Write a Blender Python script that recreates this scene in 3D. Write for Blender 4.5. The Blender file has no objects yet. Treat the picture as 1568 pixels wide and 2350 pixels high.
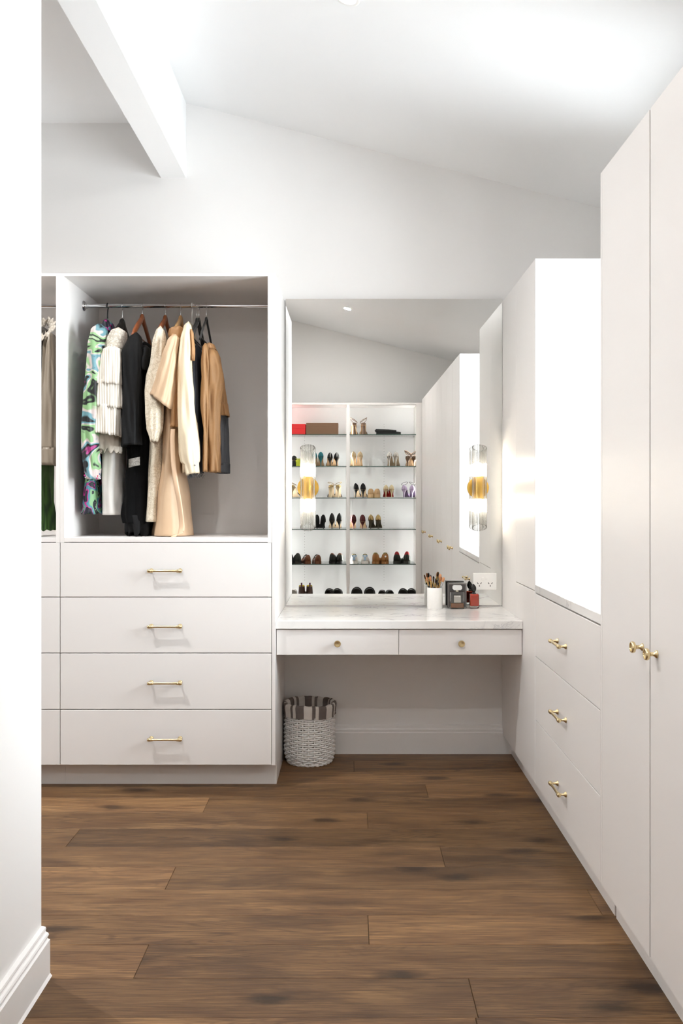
import bpy, bmesh, math, random
from mathutils import Vector, Matrix
random.seed(7)
PI = math.pi
SC = bpy.context.scene
COL = SC.collection

# ---------------------------------------------------------------- camera, world, exposure
U = 0.0023196            # metres per photo pixel on the plane of the mirror wall
D = 4.8                  # camera to mirror wall
VX, VY = 803.0, 1150.0   # vanishing point of the room's depth lines
F = D / U                # focal length in photo pixels
H = 578.0 * U            # camera height
cam_d = bpy.data.cameras.new('camera')
cam = bpy.data.objects.new('camera', cam_d); COL.objects.link(cam)
cam.location = (0, 0, H); cam.rotation_euler = (PI / 2, 0, 0)
cam_d.sensor_fit = 'HORIZONTAL'; cam_d.sensor_width = 24.0
cam_d.lens = F / 1568.0 * 24.0
cam_d.shift_x = (784 - VX) / 1568.0
cam_d.shift_y = -(1175 - VY) / 1568.0
cam_d.clip_start = 0.02
SC.camera = cam
vs = SC.view_settings
vs.view_transform = 'Standard'; vs.look = 'None'; vs.gamma = 1.0; vs.use_curve_mapping = False
vs.exposure = 0.33
SC.cycles.max_bounces = 8; SC.cycles.diffuse_bounces = 5; SC.cycles.glossy_bounces = 4
SC.cycles.use_adaptive_sampling = True; SC.cycles.adaptive_threshold = 0.18; SC.cycles.adaptive_min_samples = 16
SC.cycles.transparent_max_bounces = 16; SC.cycles.sample_clamp_indirect = 8.0
SC.cycles.caustics_reflective = False; SC.cycles.caustics_refractive = False
SC.cycles.use_denoising = True

SKY = 22.0
LAMP = 20.0
BULB = 120.0
world = bpy.data.worlds.new('sky'); SC.world = world; world.use_nodes = True
bg = world.node_tree.nodes['Background']
bg.inputs[0].default_value = (0.885, 0.95, 1.0, 1); bg.inputs[1].default_value = SKY

# ---------------------------------------------------------------- measuring helpers
def W(px, py, r):
    """photo pixel at depth fraction r -> world point"""
    return Vector(((px - VX) * r * U, r * D, H - (py - VY) * r * U))
MT = 0.0075                          # the mirror leans forward a little at the top
MY0, MZ0 = D - 0.006, 0.787
MN = Vector((0, -math.cos(MT), -math.sin(MT)))
def MR(px, py, ys):
    """point on plane y=ys that shows at this pixel in the mirror"""
    d = Vector(((px - VX) / F, 1.0, -(py - VY) / F))
    c = Vector((0, 0, H)); p0 = Vector((0, MY0, MZ0))
    t = (p0 - c).dot(MN) / d.dot(MN); hit = c + d * t
    q = d - MN * (2 * d.dot(MN))
    return hit + q * ((ys - hit.y) / q.y)

def lin(*c):
    o = []
    for v in c:
        v /= 255.0
        o.append(v / 12.92 if v <= 0.04045 else ((v + 0.055) / 1.055) ** 2.4)
    return (o[0], o[1], o[2], 1.0)

# ---------------------------------------------------------------- materials
MATS = {}
def mat(name, col, rough=0.5, metal=0.0, var=0.04, scale=14.0, bump=0.0, bscale=60.0, spec=0.5, sheen=0.0, stretch=(1, 1, 1), detail=4):
    if name in MATS: return MATS[name]
    m = bpy.data.materials.new(name); m.use_nodes = True; nt = m.node_tree; n = nt.nodes
    b = n['Principled BSDF']
    b.inputs['Roughness'].default_value = rough; b.inputs['Metallic'].default_value = metal
    b.inputs['Specular IOR Level'].default_value = spec
    if sheen: b.inputs['Sheen Weight'].default_value = sheen
    tc = n.new('ShaderNodeTexCoord'); mp = n.new('ShaderNodeMapping'); mp.inputs['Scale'].default_value = stretch
    nt.links.new(tc.outputs['Object'], mp.inputs[0])
    nz = n.new('ShaderNodeTexNoise'); nz.inputs['Scale'].default_value = scale; nz.inputs['Detail'].default_value = detail
    nt.links.new(mp.outputs[0], nz.inputs[0])
    mx = n.new('ShaderNodeMix'); mx.data_type = 'RGBA'
    mx.inputs[6].default_value = tuple(min(1, v * (1 - var)) for v in col[:3]) + (1,)
    mx.inputs[7].default_value = tuple(min(1, v * (1 + var)) for v in col[:3]) + (1,)
    nt.links.new(nz.outputs['Fac'], mx.inputs[0]); nt.links.new(mx.outputs[2], b.inputs['Base Color'])
    if bump:
        n2 = n.new('ShaderNodeTexNoise'); n2.inputs['Scale'].default_value = bscale; n2.inputs['Detail'].default_value = 5
        nt.links.new(mp.outputs[0], n2.inputs[0])
        bp = n.new('ShaderNodeBump'); bp.inputs['Strength'].default_value = bump; bp.inputs['Distance'].default_value = 0.01
        nt.links.new(n2.outputs['Fac'], bp.inputs['Height']); nt.links.new(bp.outputs[0], b.inputs['Normal'])
    MATS[name] = m
    return m
def emit(name, col, s):
    m = bpy.data.materials.new(name); m.use_nodes = True; nt = m.node_tree
    b = nt.nodes['Principled BSDF']; b.inputs['Base Color'].default_value = (0.9, 0.9, 0.9, 1)
    b.inputs['Emission Color'].default_value = col; b.inputs['Emission Strength'].default_value = s
    MATS[name] = m; return m
def sheet_glass(name, tint, refl=0.08, rough=0.02, ior=1.45, milk=0.0):
    m = bpy.data.materials.new(name); m.use_nodes = True; nt = m.node_tree; n = nt.nodes
    n.remove(n['Principled BSDF']); out = n['Material Output']
    tr = n.new('ShaderNodeBsdfTransparent'); tr.inputs[0].default_value = tint
    gl = n.new('ShaderNodeBsdfGlossy'); gl.inputs['Roughness'].default_value = rough
    fr = n.new('ShaderNodeFresnel'); fr.inputs[0].default_value = ior
    ad = n.new('ShaderNodeMath'); ad.operation = 'ADD'; ad.inputs[1].default_value = refl; ad.use_clamp = True
    nt.links.new(fr.outputs[0], ad.inputs[0])
    mx = n.new('ShaderNodeMixShader'); nt.links.new(ad.outputs[0], mx.inputs[0])
    nt.links.new(tr.outputs[0], mx.inputs[1]); nt.links.new(gl.outputs[0], mx.inputs[2])
    last = mx
    if milk:
        df = n.new('ShaderNodeBsdfTranslucent'); df.inputs[0].default_value = (0.95, 0.95, 0.93, 1)
        m2 = n.new('ShaderNodeMixShader'); m2.inputs[0].default_value = milk
        nt.links.new(mx.outputs[0], m2.inputs[1]); nt.links.new(df.outputs[0], m2.inputs[2]); last = m2
    nt.links.new(last.outputs[0], out.inputs[0])
    MATS[name] = m; return m
def ramp_mat(name, stops, scale, rough=0.7, kind='noise', detail=3.0, distortion=0.0, stretch=(1, 1, 1), interp='CONSTANT', bump=0.0, sheen=0.0):
    m = bpy.data.materials.new(name); m.use_nodes = True; nt = m.node_tree; n = nt.nodes
    b = n['Principled BSDF']; b.inputs['Roughness'].default_value = rough
    if sheen: b.inputs['Sheen Weight'].default_value = sheen
    tc = n.new('ShaderNodeTexCoord'); mp = n.new('ShaderNodeMapping'); mp.inputs['Scale'].default_value = stretch
    nt.links.new(tc.outputs['Object'], mp.inputs[0])
    if kind == 'noise':
        t = n.new('ShaderNodeTexNoise'); t.inputs['Detail'].default_value = detail; t.inputs['Distortion'].default_value = distortion; o = t.outputs['Fac']
    elif kind == 'voronoi':
        t = n.new('ShaderNodeTexVoronoi'); o = t.outputs['Distance']
    elif kind == 'wave':
        t = n.new('ShaderNodeTexWave'); t.inputs['Distortion'].default_value = distortion; o = t.outputs['Fac']
    t.inputs['Scale'].default_value = scale
    nt.links.new(mp.outputs[0], t.inputs['Vector'])
    r = n.new('ShaderNodeValToRGB'); r.color_ramp.interpolation = interp
    e = r.color_ramp.elements
    while len(e) < len(stops): e.new(0.5)
    for i, (p, c) in enumerate(stops): e[i].position = p; e[i].color = c
    nt.links.new(o, r.inputs[0]); nt.links.new(r.outputs[0], b.inputs['Base Color'])
    if bump:
        bp = n.new('ShaderNodeBump'); bp.inputs['Strength'].default_value = bump; bp.inputs['Distance'].default_value = 0.008
        nt.links.new(o, bp.inputs['Height']); nt.links.new(bp.outputs[0], b.inputs['Normal'])
    MATS[name] = m; return m

WALL = mat("wall_paint", lin(240, 238, 236), 0.75, var=0.012, scale=3, detail=0)
CEIL = mat("ceiling_paint", lin(243, 243, 243), 0.8, var=0.01, scale=3, detail=0)
CAB = mat("cabinet_paint", lin(236, 232, 229), 0.38, var=0.01, scale=4, spec=0.45, detail=0)
TRIM = mat('trim_paint', lin(242, 240, 238), 0.35, var=0.01, detail=0)
DARK = mat('reveal_dark', lin(52, 47, 42), 0.8)  # carcass colour; shade of the door and drawer gaps is put into it
BRASS = mat('brushed_brass', lin(224, 204, 160), 0.26, metal=1.0, var=0.05, scale=30)
CHROME = mat('chrome', lin(225, 225, 228), 0.08, metal=1.0, var=0.01)
MIRROR = mat('mirror_silver', lin(232, 233, 231), 0.0, metal=1.0, var=0.0)
WHITE = mat('white_plastic', lin(244, 242, 238), 0.3, var=0.01)
BLACK = mat('black_plastic', lin(16, 15, 15), 0.35)
GLASS = sheet_glass('shelf_glass', (0.955, 0.98, 0.968, 1), 0.03)
GEDGE = mat('glass_edge', lin(70, 92, 84), 0.15)
PANE = sheet_glass('window_glass', (0.98, 0.99, 0.99, 1), 0.0)
RIB = sheet_glass('ribbed_glass', (0.985, 0.982, 0.975, 1), 0.0, 0.05, 1.22, milk=0.012)
CLEAR = sheet_glass('bottle_glass', (0.975, 0.98, 0.975, 1), 0.04, 0.02)

def wood_floor():
    m = bpy.data.materials.new('oak_floor'); m.use_nodes = True; nt = m.node_tree; n = nt.nodes; L = nt.links
    b = n['Principled BSDF']; b.inputs['Specular IOR Level'].default_value = 0.3
    tc = n.new('ShaderNodeTexCoord'); oi = n.new('ShaderNodeObjectInfo')
    mul = n.new('ShaderNodeMath'); mul.operation = 'MULTIPLY'; mul.inputs[1].default_value = 61.0; L.new(oi.outputs['Random'], mul.inputs[0])
    cb = n.new('ShaderNodeCombineXYZ'); L.new(mul.outputs[0], cb.inputs[0]); L.new(mul.outputs[0], cb.inputs[1]); L.new(mul.outputs[0], cb.inputs[2])
    add = n.new('ShaderNodeVectorMath'); add.operation = 'ADD'; L.new(tc.outputs['Object'], add.inputs[0]); L.new(cb.outputs[0], add.inputs[1])
    def noise(st, sc, det, dist=0.0, rough=0.55):
        mp = n.new('ShaderNodeMapping'); mp.inputs['Scale'].default_value = st; L.new(add.outputs[0], mp.inputs[0])
        t = n.new('ShaderNodeTexNoise'); t.inputs['Scale'].default_value = sc; t.inputs['Detail'].default_value = det
        t.inputs['Distortion'].default_value = dist; t.inputs['Roughness'].default_value = rough
        L.new(mp.outputs[0], t.inputs['Vector']); return t.outputs['Fac']
    def ramp(src, a, bb):
        r = n.new('ShaderNodeMapRange'); r.inputs[1].default_value = a; r.inputs[2].default_value = bb; L.new(src, r.inputs[0]); return r.outputs[0]
    def mixc(f, a, bb, mode='MIX'):
        x = n.new('ShaderNodeMix'); x.data_type = 'RGBA'; x.blend_type = mode
        if hasattr(f, 'links') or not isinstance(f, float): L.new(f, x.inputs[0])
        else: x.inputs[0].default_value = f
        for i, v in ((6, a), (7, bb)):
            if isinstance(v, tuple): x.inputs[i].default_value = v
            else: L.new(v, x.inputs[i])
        return x.outputs[2]
    broad = ramp(noise((0.9, 5.0, 1), 2.4, 4, 0.8), 0.3, 0.72)
    grain = ramp(noise((0.9, 24.0, 1), 7.0, 6, 0.6, 0.65), 0.32, 0.7)
    c = mixc(broad, lin(120, 88, 60), lin(172, 134, 92))
    c = mixc(grain, lin(86, 58, 35), c)
    smoke = ramp(noise((0.75, 3.2, 1), 1.9, 5, 1.0, 0.6), 0.5, 0.68)
    sm = n.new('ShaderNodeMath'); sm.operation = 'MULTIPLY'; sm.inputs[1].default_value = 0.62; L.new(smoke, sm.inputs[0])
    c = mixc(sm.outputs[0], c, lin(70, 49, 34))
    # cathedral figure: thin dark contour lines of a slow noise
    fig = noise((0.42, 4.2, 1), 1.7, 2.0, 0.5)
    fm = n.new('ShaderNodeMath'); fm.operation = 'MULTIPLY'; fm.inputs[1].default_value = 30.0; L.new(fig, fm.inputs[0])
    fs = n.new('ShaderNodeMath'); fs.operation = 'SINE'; fm2 = n.new('ShaderNodeMath'); fm2.operation = 'MULTIPLY'; fm2.inputs[1].default_value = 6.28; L.new(fm.outputs[0], fm2.inputs[0]); L.new(fm2.outputs[0], fs.inputs[0])
    fl = ramp(fs.outputs[0], 0.35, 1.0)
    amt = ramp(noise((0.6, 2.0, 1), 1.3, 2), 0.4, 0.62)
    dm = n.new('ShaderNodeMath'); dm.operation = 'MULTIPLY'; L.new(fl, dm.inputs[0]); L.new(amt, dm.inputs[1])
    dm3 = n.new('ShaderNodeMath'); dm3.operation = 'MULTIPLY'; dm3.inputs[1].default_value = 0.42; L.new(dm.outputs[0], dm3.inputs[0])
    c = mixc(dm3.outputs[0], c, lin(62, 42, 28))
    # knots
    mp = n.new('ShaderNodeMapping'); mp.inputs['Scale'].default_value = (1.25, 3.0, 1); L.new(add.outputs[0], mp.inputs[0])
    vo = n.new('ShaderNodeTexVoronoi'); vo.voronoi_dimensions = '2D'; vo.inputs['Scale'].default_value = 1.15; L.new(mp.outputs[0], vo.inputs['Vector'])
    wob = noise((5, 14, 1), 3.0, 4)
    ms = n.new('ShaderNodeMath'); ms.operation = 'MULTIPLY_ADD'; ms.inputs[1].default_value = 0.16; L.new(wob, ms.inputs[0]); L.new(vo.outputs['Distance'], ms.inputs[2])
    kn = ramp(ms.outputs[0], 0.215, 0.115); kn2 = n.new('ShaderNodeMath'); kn2.operation = 'MULTIPLY'; kn2.inputs[1].default_value = 0.75; L.new(kn, kn2.inputs[0])
    c = mixc(kn2.outputs[0], c, lin(38, 25, 18))
    # plank to plank tone
    tone = n.new('ShaderNodeMapRange'); tone.inputs[3].default_value = 0.62; tone.inputs[4].default_value = 1.2; L.new(oi.outputs['Random'], tone.inputs[0])
    tcx = n.new('ShaderNodeCombineXYZ')
    for i in range(3): L.new(tone.outputs[0], tcx.inputs[i])
    c = mixc(1.0, c, tcx.outputs[0], 'MULTIPLY')
    L.new(c, b.inputs['Base Color'])
    rr = n.new('ShaderNodeMapRange'); rr.inputs[3].default_value = 0.44; rr.inputs[4].default_value = 0.58; L.new(grain, rr.inputs[0]); L.new(rr.outputs[0], b.inputs['Roughness'])
    bp = n.new('ShaderNodeBump'); bp.inputs['Strength'].default_value = 0.12; bp.inputs['Distance'].default_value = 0.004
    L.new(grain, bp.inputs['Height']); L.new(bp.outputs[0], b.inputs['Normal'])
    return m
OAK = wood_floor()

def marble():
    m = bpy.data.materials.new('marble'); m.use_nodes = True; nt = m.node_tree; n = nt.nodes; L = nt.links
    b = n['Principled BSDF']; b.inputs['Roughness'].default_value = 0.13
    tc = n.new('ShaderNodeTexCoord'); mp = n.new('ShaderNodeMapping'); mp.inputs['Rotation'].default_value = (0.5, 0.6, 0.5); mp.inputs['Scale'].default_value = (1, 1.6, 1)
    L.new(tc.outputs['Object'], mp.inputs[0])
    a = n.new('ShaderNodeTexNoise'); a.inputs['Scale'].default_value = 4.5; a.inputs['Detail'].default_value = 9; a.inputs['Roughness'].default_value = 0.62; a.inputs['Distortion'].default_value = 1.1
    L.new(mp.outputs[0], a.inputs['Vector'])
    r = n.new('ShaderNodeValToRGB'); e = r.color_ramp.elements
    e[0].position = 0.44; e[0].color = lin(241, 239, 236); e[1].position = 0.56; e[1].color = lin(240, 238, 235)
    v = e.new(0.5); v.color = lin(140, 136, 144); v = e.new(0.485); v.color = lin(226, 223, 221); v = e.new(0.515); v.color = lin(228, 226, 224)
    L.new(a.outputs['Fac'], r.inputs[0])
    c = n.new('ShaderNodeTexNoise'); c.inputs['Scale'].default_value = 2.2; c.inputs['Detail'].default_value = 2; L.new(mp.outputs[0], c.inputs['Vector'])
    mr = n.new('ShaderNodeMapRange'); mr.inputs[1].default_value = 0.42; mr.inputs[2].default_value = 0.62; L.new(c.outputs['Fac'], mr.inputs[0])
    x = n.new('ShaderNodeMix'); x.data_type = 'RGBA'; x.inputs[6].default_value = lin(240, 238, 235); L.new(mr.outputs[0], x.inputs[0]); L.new(r.outputs[0], x.inputs[7])
    L.new(x.outputs[2], b.inputs['Base Color']); return m
MARBLE = marble()

# ---------------------------------------------------------------- mesh helpers
class B:
    def __init__(s): s.v = []; s.f = []; s.m = []
    def add(s, vs, fs, mi=0):
        o = len(s.v); s.v += [Vector(v) for v in vs]; s.f += [tuple(i + o for i in f) for f in fs]; s.m += [mi] * len(fs); return s
    def box(s, x0, x1, y0, y1, z0, z1, ch=0.0, mi=0):
        if ch <= 0:
            v = [(x, y, z) for x in (x0, x1) for y in (y0, y1) for z in (z0, z1)]
            return s.add(v, [(0, 1, 3, 2), (4, 6, 7, 5), (0, 4, 5, 1), (2, 3, 7, 6), (0, 2, 6, 4), (1, 5, 7, 3)], mi)
        bm = bmesh.new(); bmesh.ops.create_cube(bm, size=1.0)
        for w in bm.verts: w.co = Vector(((x0 + x1) / 2 + w.co.x * (x1 - x0), (y0 + y1) / 2 + w.co.y * (y1 - y0), (z0 + z1) / 2 + w.co.z * (z1 - z0)))
        bmesh.ops.bevel(bm, geom=bm.edges[:] + bm.verts[:], offset=ch, segments=1, affect='EDGES')
        bm.verts.index_update()
        s.add([w.co.copy() for w in bm.verts], [[w.index for w in f.verts] for f in bm.faces], mi); bm.free(); return s
    def tube(s, pts, rad, seg=8, mi=0, closed=False, cap=True, flat=None):
        pts = [Vector(p) for p in pts]; n = len(pts); rings = []; up = None
        for i in range(n):
            a = pts[(i - 1) % n] if (closed or i > 0) else pts[i]
            c = pts[(i + 1) % n] if (closed or i < n - 1) else pts[i]
            t = (c - a).normalized()
            if up is None:
                up = Vector((0, 0, 1)) if abs(t.z) < 0.9 else Vector((1, 0, 0))
            sx = t.cross(up).normalized(); up = sx.cross(t).normalized()
            r = rad(i / max(1, n - 1)) if callable(rad) else rad
            f2 = 1.0 if flat is None else flat
            rings.append([pts[i] + (sx * math.cos(2 * PI * k / seg) + up * f2 * math.sin(2 * PI * k / seg)) * r for k in range(seg)])
        v = [p for r in rings for p in r]; f = []
        for i in range(n if closed else n - 1):
            j = (i + 1) % n
            for k in range(seg):
                l = (k + 1) % seg; f.append((i * seg + k, i * seg + l, j * seg + l, j * seg + k))
        if cap and not closed: f += [tuple(range(seg))[::-1], tuple((n - 1) * seg + k for k in range(seg))]
        return s.add(v, f, mi)
    def lathe(s, prof, o=(0, 0, 0), axis='z', seg=20, mi=0):
        o = Vector(o); v = []; f = []
        for (r, h) in prof:
            for k in range(seg):
                a = 2 * PI * k / seg; x, y = r * math.cos(a), r * math.sin(a)
                v.append(o + (Vector((x, y, h)) if axis == 'z' else Vector((x, h, y)) if axis == 'y' else Vector((h, x, y))))
        n = len(prof)
        for i in range(n - 1):
            for k in range(seg):
                l = (k + 1) % seg; f.append((i * seg + k, i * seg + l, (i + 1) * seg + l, (i + 1) * seg + k))
        f += [tuple(range(seg))[::-1], tuple((n - 1) * seg + k for k in range(seg))]
        return s.add(v, f, mi)
    def prism(s, poly, axis, a, b, mi=0):
        n = len(poly)
        def mk(p, w): return (w, p[0], p[1]) if axis == 'x' else (p[0], w, p[1]) if axis == 'y' else (p[0], p[1], w)
        v = [mk(p, a) for p in poly] + [mk(p, b) for p in poly]
        f = [tuple(range(n))[::-1], tuple(range(n, 2 * n))] + [(i, (i + 1) % n, n + (i + 1) % n, n + i) for i in range(n)]
        return s.add(v, f, mi)
    def grid(s, rows, mi=0, wrap=False, skip=None):
        n = len(rows[0]); v = [p for r in rows for p in r]; f = []
        for i in range(len(rows) - 1):
            for k in range(n if wrap else n - 1):
                if skip and skip(i, k): continue
                l = (k + 1) % n; f.append((i * n + k, i * n + l, (i + 1) * n + l, (i + 1) * n + k))
        return s.add(v, f, mi)

WP = {}
def tag(o, label=None, cat=None, group=None, kind=None):
    if label: o['label'] = label
    if cat: o['category'] = cat
    if group: o['group'] = group
    if kind: o['kind'] = kind
    return o
def thing(name, loc, label=None, cat=None, group=None, rz=0.0):
    o = bpy.data.objects.new(name, None); o.empty_display_size = 0.05; COL.objects.link(o)
    o.location = loc; o.rotation_euler = (0, 0, rz); WP[o] = Vector(loc)
    return tag(o, label, cat, group)
def mesh_of(name, b, mats, smooth, off=Vector((0, 0, 0))):
    me = bpy.data.meshes.new(name); me.from_pydata([tuple(p - off) for p in b.v], [], b.f)
    for m in (mats if isinstance(mats, (list, tuple)) else [mats]): me.materials.append(m)
    if any(b.m): me.polygons.foreach_set('material_index', b.m)
    bm = bmesh.new(); bm.from_mesh(me); bmesh.ops.recalc_face_normals(bm, faces=bm.faces); bm.to_mesh(me); bm.free()
    if smooth:
        me.polygons.foreach_set('use_smooth', [True] * len(me.polygons))
        if smooth != 'all': me.set_sharp_from_angle(angle=smooth if isinstance(smooth, float) else 0.7)
    me.update(); return me
def obj(name, b, mats, parent=None, smooth=False, local=False, solid=0.0):
    if local: off = Vector((0, 0, 0)); loc = off
    else:
        xs = [p.x for p in b.v]; ys = [p.y for p in b.v]; zs = [p.z for p in b.v]
        off = Vector(((min(xs) + max(xs)) / 2, (min(ys) + max(ys)) / 2, min(zs)))
        loc = off - (WP[parent] if parent is not None else Vector((0, 0, 0)))
    o = bpy.data.objects.new(name, mesh_of(name, b, mats, smooth, off)); COL.objects.link(o)
    o.location = loc; WP[o] = off if not local else (WP[parent] if parent is not None else Vector((0, 0, 0)))
    if parent is not None: o.parent = parent
    if solid:
        md = o.modifiers.new('thickness', 'SOLIDIFY'); md.thickness = solid; md.offset = -1
    return o
def inst(src, parent, world, rz=0.0):
    o = src.copy(); COL.objects.link(o); o.parent = parent
    o.location = Vector(world) - (WP[parent] if parent is not None else Vector((0, 0, 0))); o.rotation_euler = (0, 0, rz); WP[o] = Vector(world)
    return o
def struct(name, b, m, parent=None, label=None, smooth=False):
    o = obj(name, b, m, parent, smooth)
    if parent is None: tag(o, label, None, None, 'structure')
    return o

# ---------------------------------------------------------------- the room
XF = 349.5 * U            # face of the right hand cabinet run
XK = 369.5 * U            # its recessed kick
XR = 1.45                 # right wall
XL = -3.0                 # far left wall
YB = -1.25                # wall behind the camera
CABH = 2.40
def zc(x): return 3.2386 - 0.2533 * x
NX0, NX1 = -1.005, -0.872 # wall nib and beam
NY = 0.5308 * D
ZFL = 3.354               # flat ceiling left of the beam
floor = struct('floor', B().box(XL, XR, YB, D, -0.06, -0.012), mat('subfloor', lin(40, 28, 20), 0.9), label='dark brown oak plank floor')
row_w = 0.0402 * D; base_y = 0.4878 * D
# rows counted from the photo: boundaries base_y + k*row_w
k0 = int(math.floor((YB - base_y) / row_w)); k1 = int(math.ceil((D - base_y) / row_w))
known = {0: 0.334, 1: -0.608, 2: 0.0587, 4: -0.638, 5: 0.350, 6: -1.103, 7: 0.075, 8: -0.633, 9: 0.357}
for k in range(k0, k1):
    ya, yb = max(YB, base_y + k * row_w), min(D, base_y + (k + 1) * row_w)
    if yb - ya < 0.01: continue
    j = known.get(k, random.uniform(-1.34, -1.22) if 0 <= k <= 10 else random.uniform(-2.6, -1.4))
    cuts = [XL]; x = j
    while x > XL + 0.15: x -= 2.15
    x += 2.15 if x <= XL + 0.15 else 0
    while x < XR - 0.1: cuts.append(x); x += 2.15
    cuts.append(XR)
    for a, c in zip(cuts, cuts[1:]):
        obj('floor_plank', B().box(a + 0.0006, c - 0.0006, ya + 0.0006, yb - 0.0006, -0.012, random.uniform(-0.0005, 0.0), 0.0012), OAK, floor)

struct('wall_back', B().box(XL, XR + 0.15, D, D + 0.15, 0, 3.7), WALL, label='white painted back wall behind the mirror')
struct('wall_rear', B().box(XL, XR + 0.15, YB - 0.15, YB, 0, 3.7), WALL, label='painted wall above the shoe shelves, seen in the mirror')
struct('wall_left', B().box(NX0, NX1, YB, NY, 0, 3.46), WALL, label='white wall end in the left foreground')
struct('wall_far_left', B().box(XL - 0.15, XL, YB - 0.15, D + 0.15, 0, 3.7), WALL, label='side wall at the far left of the room')
WY0, WY1, WZ0, WZ1 = 0.6073 * D + 0.06, 0.8204 * D - 0.06, 1.03, 2.78
b = B()
b.box(XR, XR + 0.15, YB, WY0, 0, 3.2); b.box(XR, XR + 0.15, WY1, D, 0, 3.2)
b.box(XR, XR + 0.15, WY0, WY1, 0, WZ0); b.box(XR, XR + 0.15, WY0, WY1, WZ1, 3.2)
struct('wall_right', b, WALL, label='right wall with the alcove window')
b = B(); b.prism([(NX1, zc(NX1)), (XR + 0.15, zc(XR + 0.15)), (XR + 0.15, zc(XR) + 0.25), (NX1, zc(NX1) + 0.2)], 'y', YB - 0.15, D + 0.15)
struct('ceiling', b, CEIL, label='white sloping ceiling')
struct('ceiling_left', B().box(XL - 0.15, NX0 + 0.02, YB - 0.15, D + 0.15, ZFL, ZFL + 0.3), CEIL, label='flat white ceiling left of the beam')
struct('trim_1', B().box(NX0, NX1, NY - 0.02, D, 3.062, 3.7), CEIL, label='white ceiling beam running to the back wall')
struct('trim_2', B().box(NX0, NX1, YB, NY - 0.02, 3.44, 3.7), CEIL, label='top of the wall under the beam')

# window in the alcove
win = struct('window_1', B().box(XR + 0.02, XR + 0.08, WY0, WY0 + 0.045, WZ0, WZ1).box(XR + 0.02, XR + 0.08, WY1 - 0.045, WY1, WZ0, WZ1)
             .box(XR + 0.02, XR + 0.08, WY0 + 0.045, WY1 - 0.045, WZ0, WZ0 + 0.05).box(XR + 0.02, XR + 0.08, WY0 + 0.045, WY1 - 0.045, WZ1 - 0.05, WZ1), TRIM, label='white framed alcove window')
obj('pane', B().box(XR + 0.047, XR + 0.053, WY0 + 0.04, WY1 - 0.04, WZ0 + 0.04, WZ1 - 0.04), PANE, win)
pd = bpy.data.lights.new('window_portal', 'AREA'); pd.shape = 'RECTANGLE'; pd.size = WY1 - WY0; pd.size_y = WZ1 - WZ0
pd.cycles.is_portal = True
po = bpy.data.objects.new('window_portal', pd); COL.objects.link(po)
po.location = (XR + 0.16, (WY0 + WY1) / 2, (WZ0 + WZ1) / 2); po.rotation_euler = (0, PI / 2, 0)
po.rotation_euler = Vector((-1, 0, 0)).to_track_quat('-Z', 'Y').to_euler()
pd.size, pd.size_y = WY1 - WY0, WZ1 - WZ0

# baseboards
def base_prof(t, h):
    return [(0, 0), (t, 0), (t, h * 0.735), (t * 0.78, h * 0.75), (t * 0.72, h * 0.77), (t * 0.82, h * 0.80), (t * 0.88, h * 0.835), (t * 0.78, h * 0.87), (t * 0.55, h * 0.885), (t * 0.5, h * 0.91), (t * 0.56, h * 0.95), (t * 0.5, h * 0.985), (t * 0.2, h), (0, h)]
b = B(); b.prism([(D - p[0], p[1]) for p in base_prof(0.022, 0.152)], 'x', -0.3465, XK + 0.0)
struct('baseboard_back', b, TRIM, label='white moulded baseboard under the vanity', smooth=0.5)
b = B(); b.prism([(NX1 + p[0], p[1]) for p in base_prof(0.025, 0.140)], 'y', YB, NY + 0.0)
struct('baseboard_left', b, TRIM, label='white moulded baseboard on the foreground wall', smooth=0.5)
b = B(); b.prism([(NX1 + 0.025 , 0), (NX1 + 0.031, 0), (NX1 + 0.025, 0.008)], 'y', YB, NY)
struct('trim_3', b, TRIM, label='thin sealant bead along the baseboard')

# downlights in the sloping ceiling
def downlight(x, y, label, power, z=None, flat=False, spread=178):
    zz = zc(x) if z is None else z
    t = thing('downlight', (x, y, zz), label, 'downlight', 'recessed ceiling downlights')
    sl = 0.0 if flat else math.atan(0.2533); t.rotation_euler = (0, sl, 0)
    b = B(); b.lathe([(0.034, 0.004), (0.046, 0.004), (0.05, -0.001), (0.05, -0.004), (0.046, -0.006), (0.036, -0.005), (0.034, 0.004)], seg=28)
    obj('trim_ring', b, WHITE, t, True, local=True)
    obj('lens', B().lathe([(0.0005, -0.001), (0.034, -0.001), (0.034, 0.004), (0.0005, 0.004)], seg=12), MATS.get('downlight_glow') or emit('downlight_glow', (1, 0.95, 0.87, 1), 25), t, local=True)
    ld = bpy.data.lights.new('downlight_beam', 'AREA'); ld.shape = 'DISK'; ld.size = 0.07; ld.energy = power; ld.color = (1.0, 0.995, 0.985); ld.spread = math.radians(spread)
    lo = bpy.data.objects.new('downlight_beam', ld); COL.objects.link(lo); lo.parent = t; lo.location = (0, 0, -0.012)
    return t
downlight(-0.01, 0.709 * D, 'recessed downlight at the very top edge of the sloping ceiling', LAMP * 0.3)
p = MR(798, 724, 0.34)
downlight(p.x, 0.075 * D, 'recessed downlight seen only in the mirror, above the shoe shelves', LAMP * 1.1)
downlight(0.05, 2.4, 'added recessed downlight in the middle of the sloping ceiling, outside the frame', LAMP * 0.22, spread=135)  # added out of view, above the bright pool on the floor
downlight(-1.7, 3.2, 'added recessed downlight in the flat ceiling, unseen behind the wall end', LAMP * 1.25, ZFL, True, 135)  # added out of view to light the cabinets across the room

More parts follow.
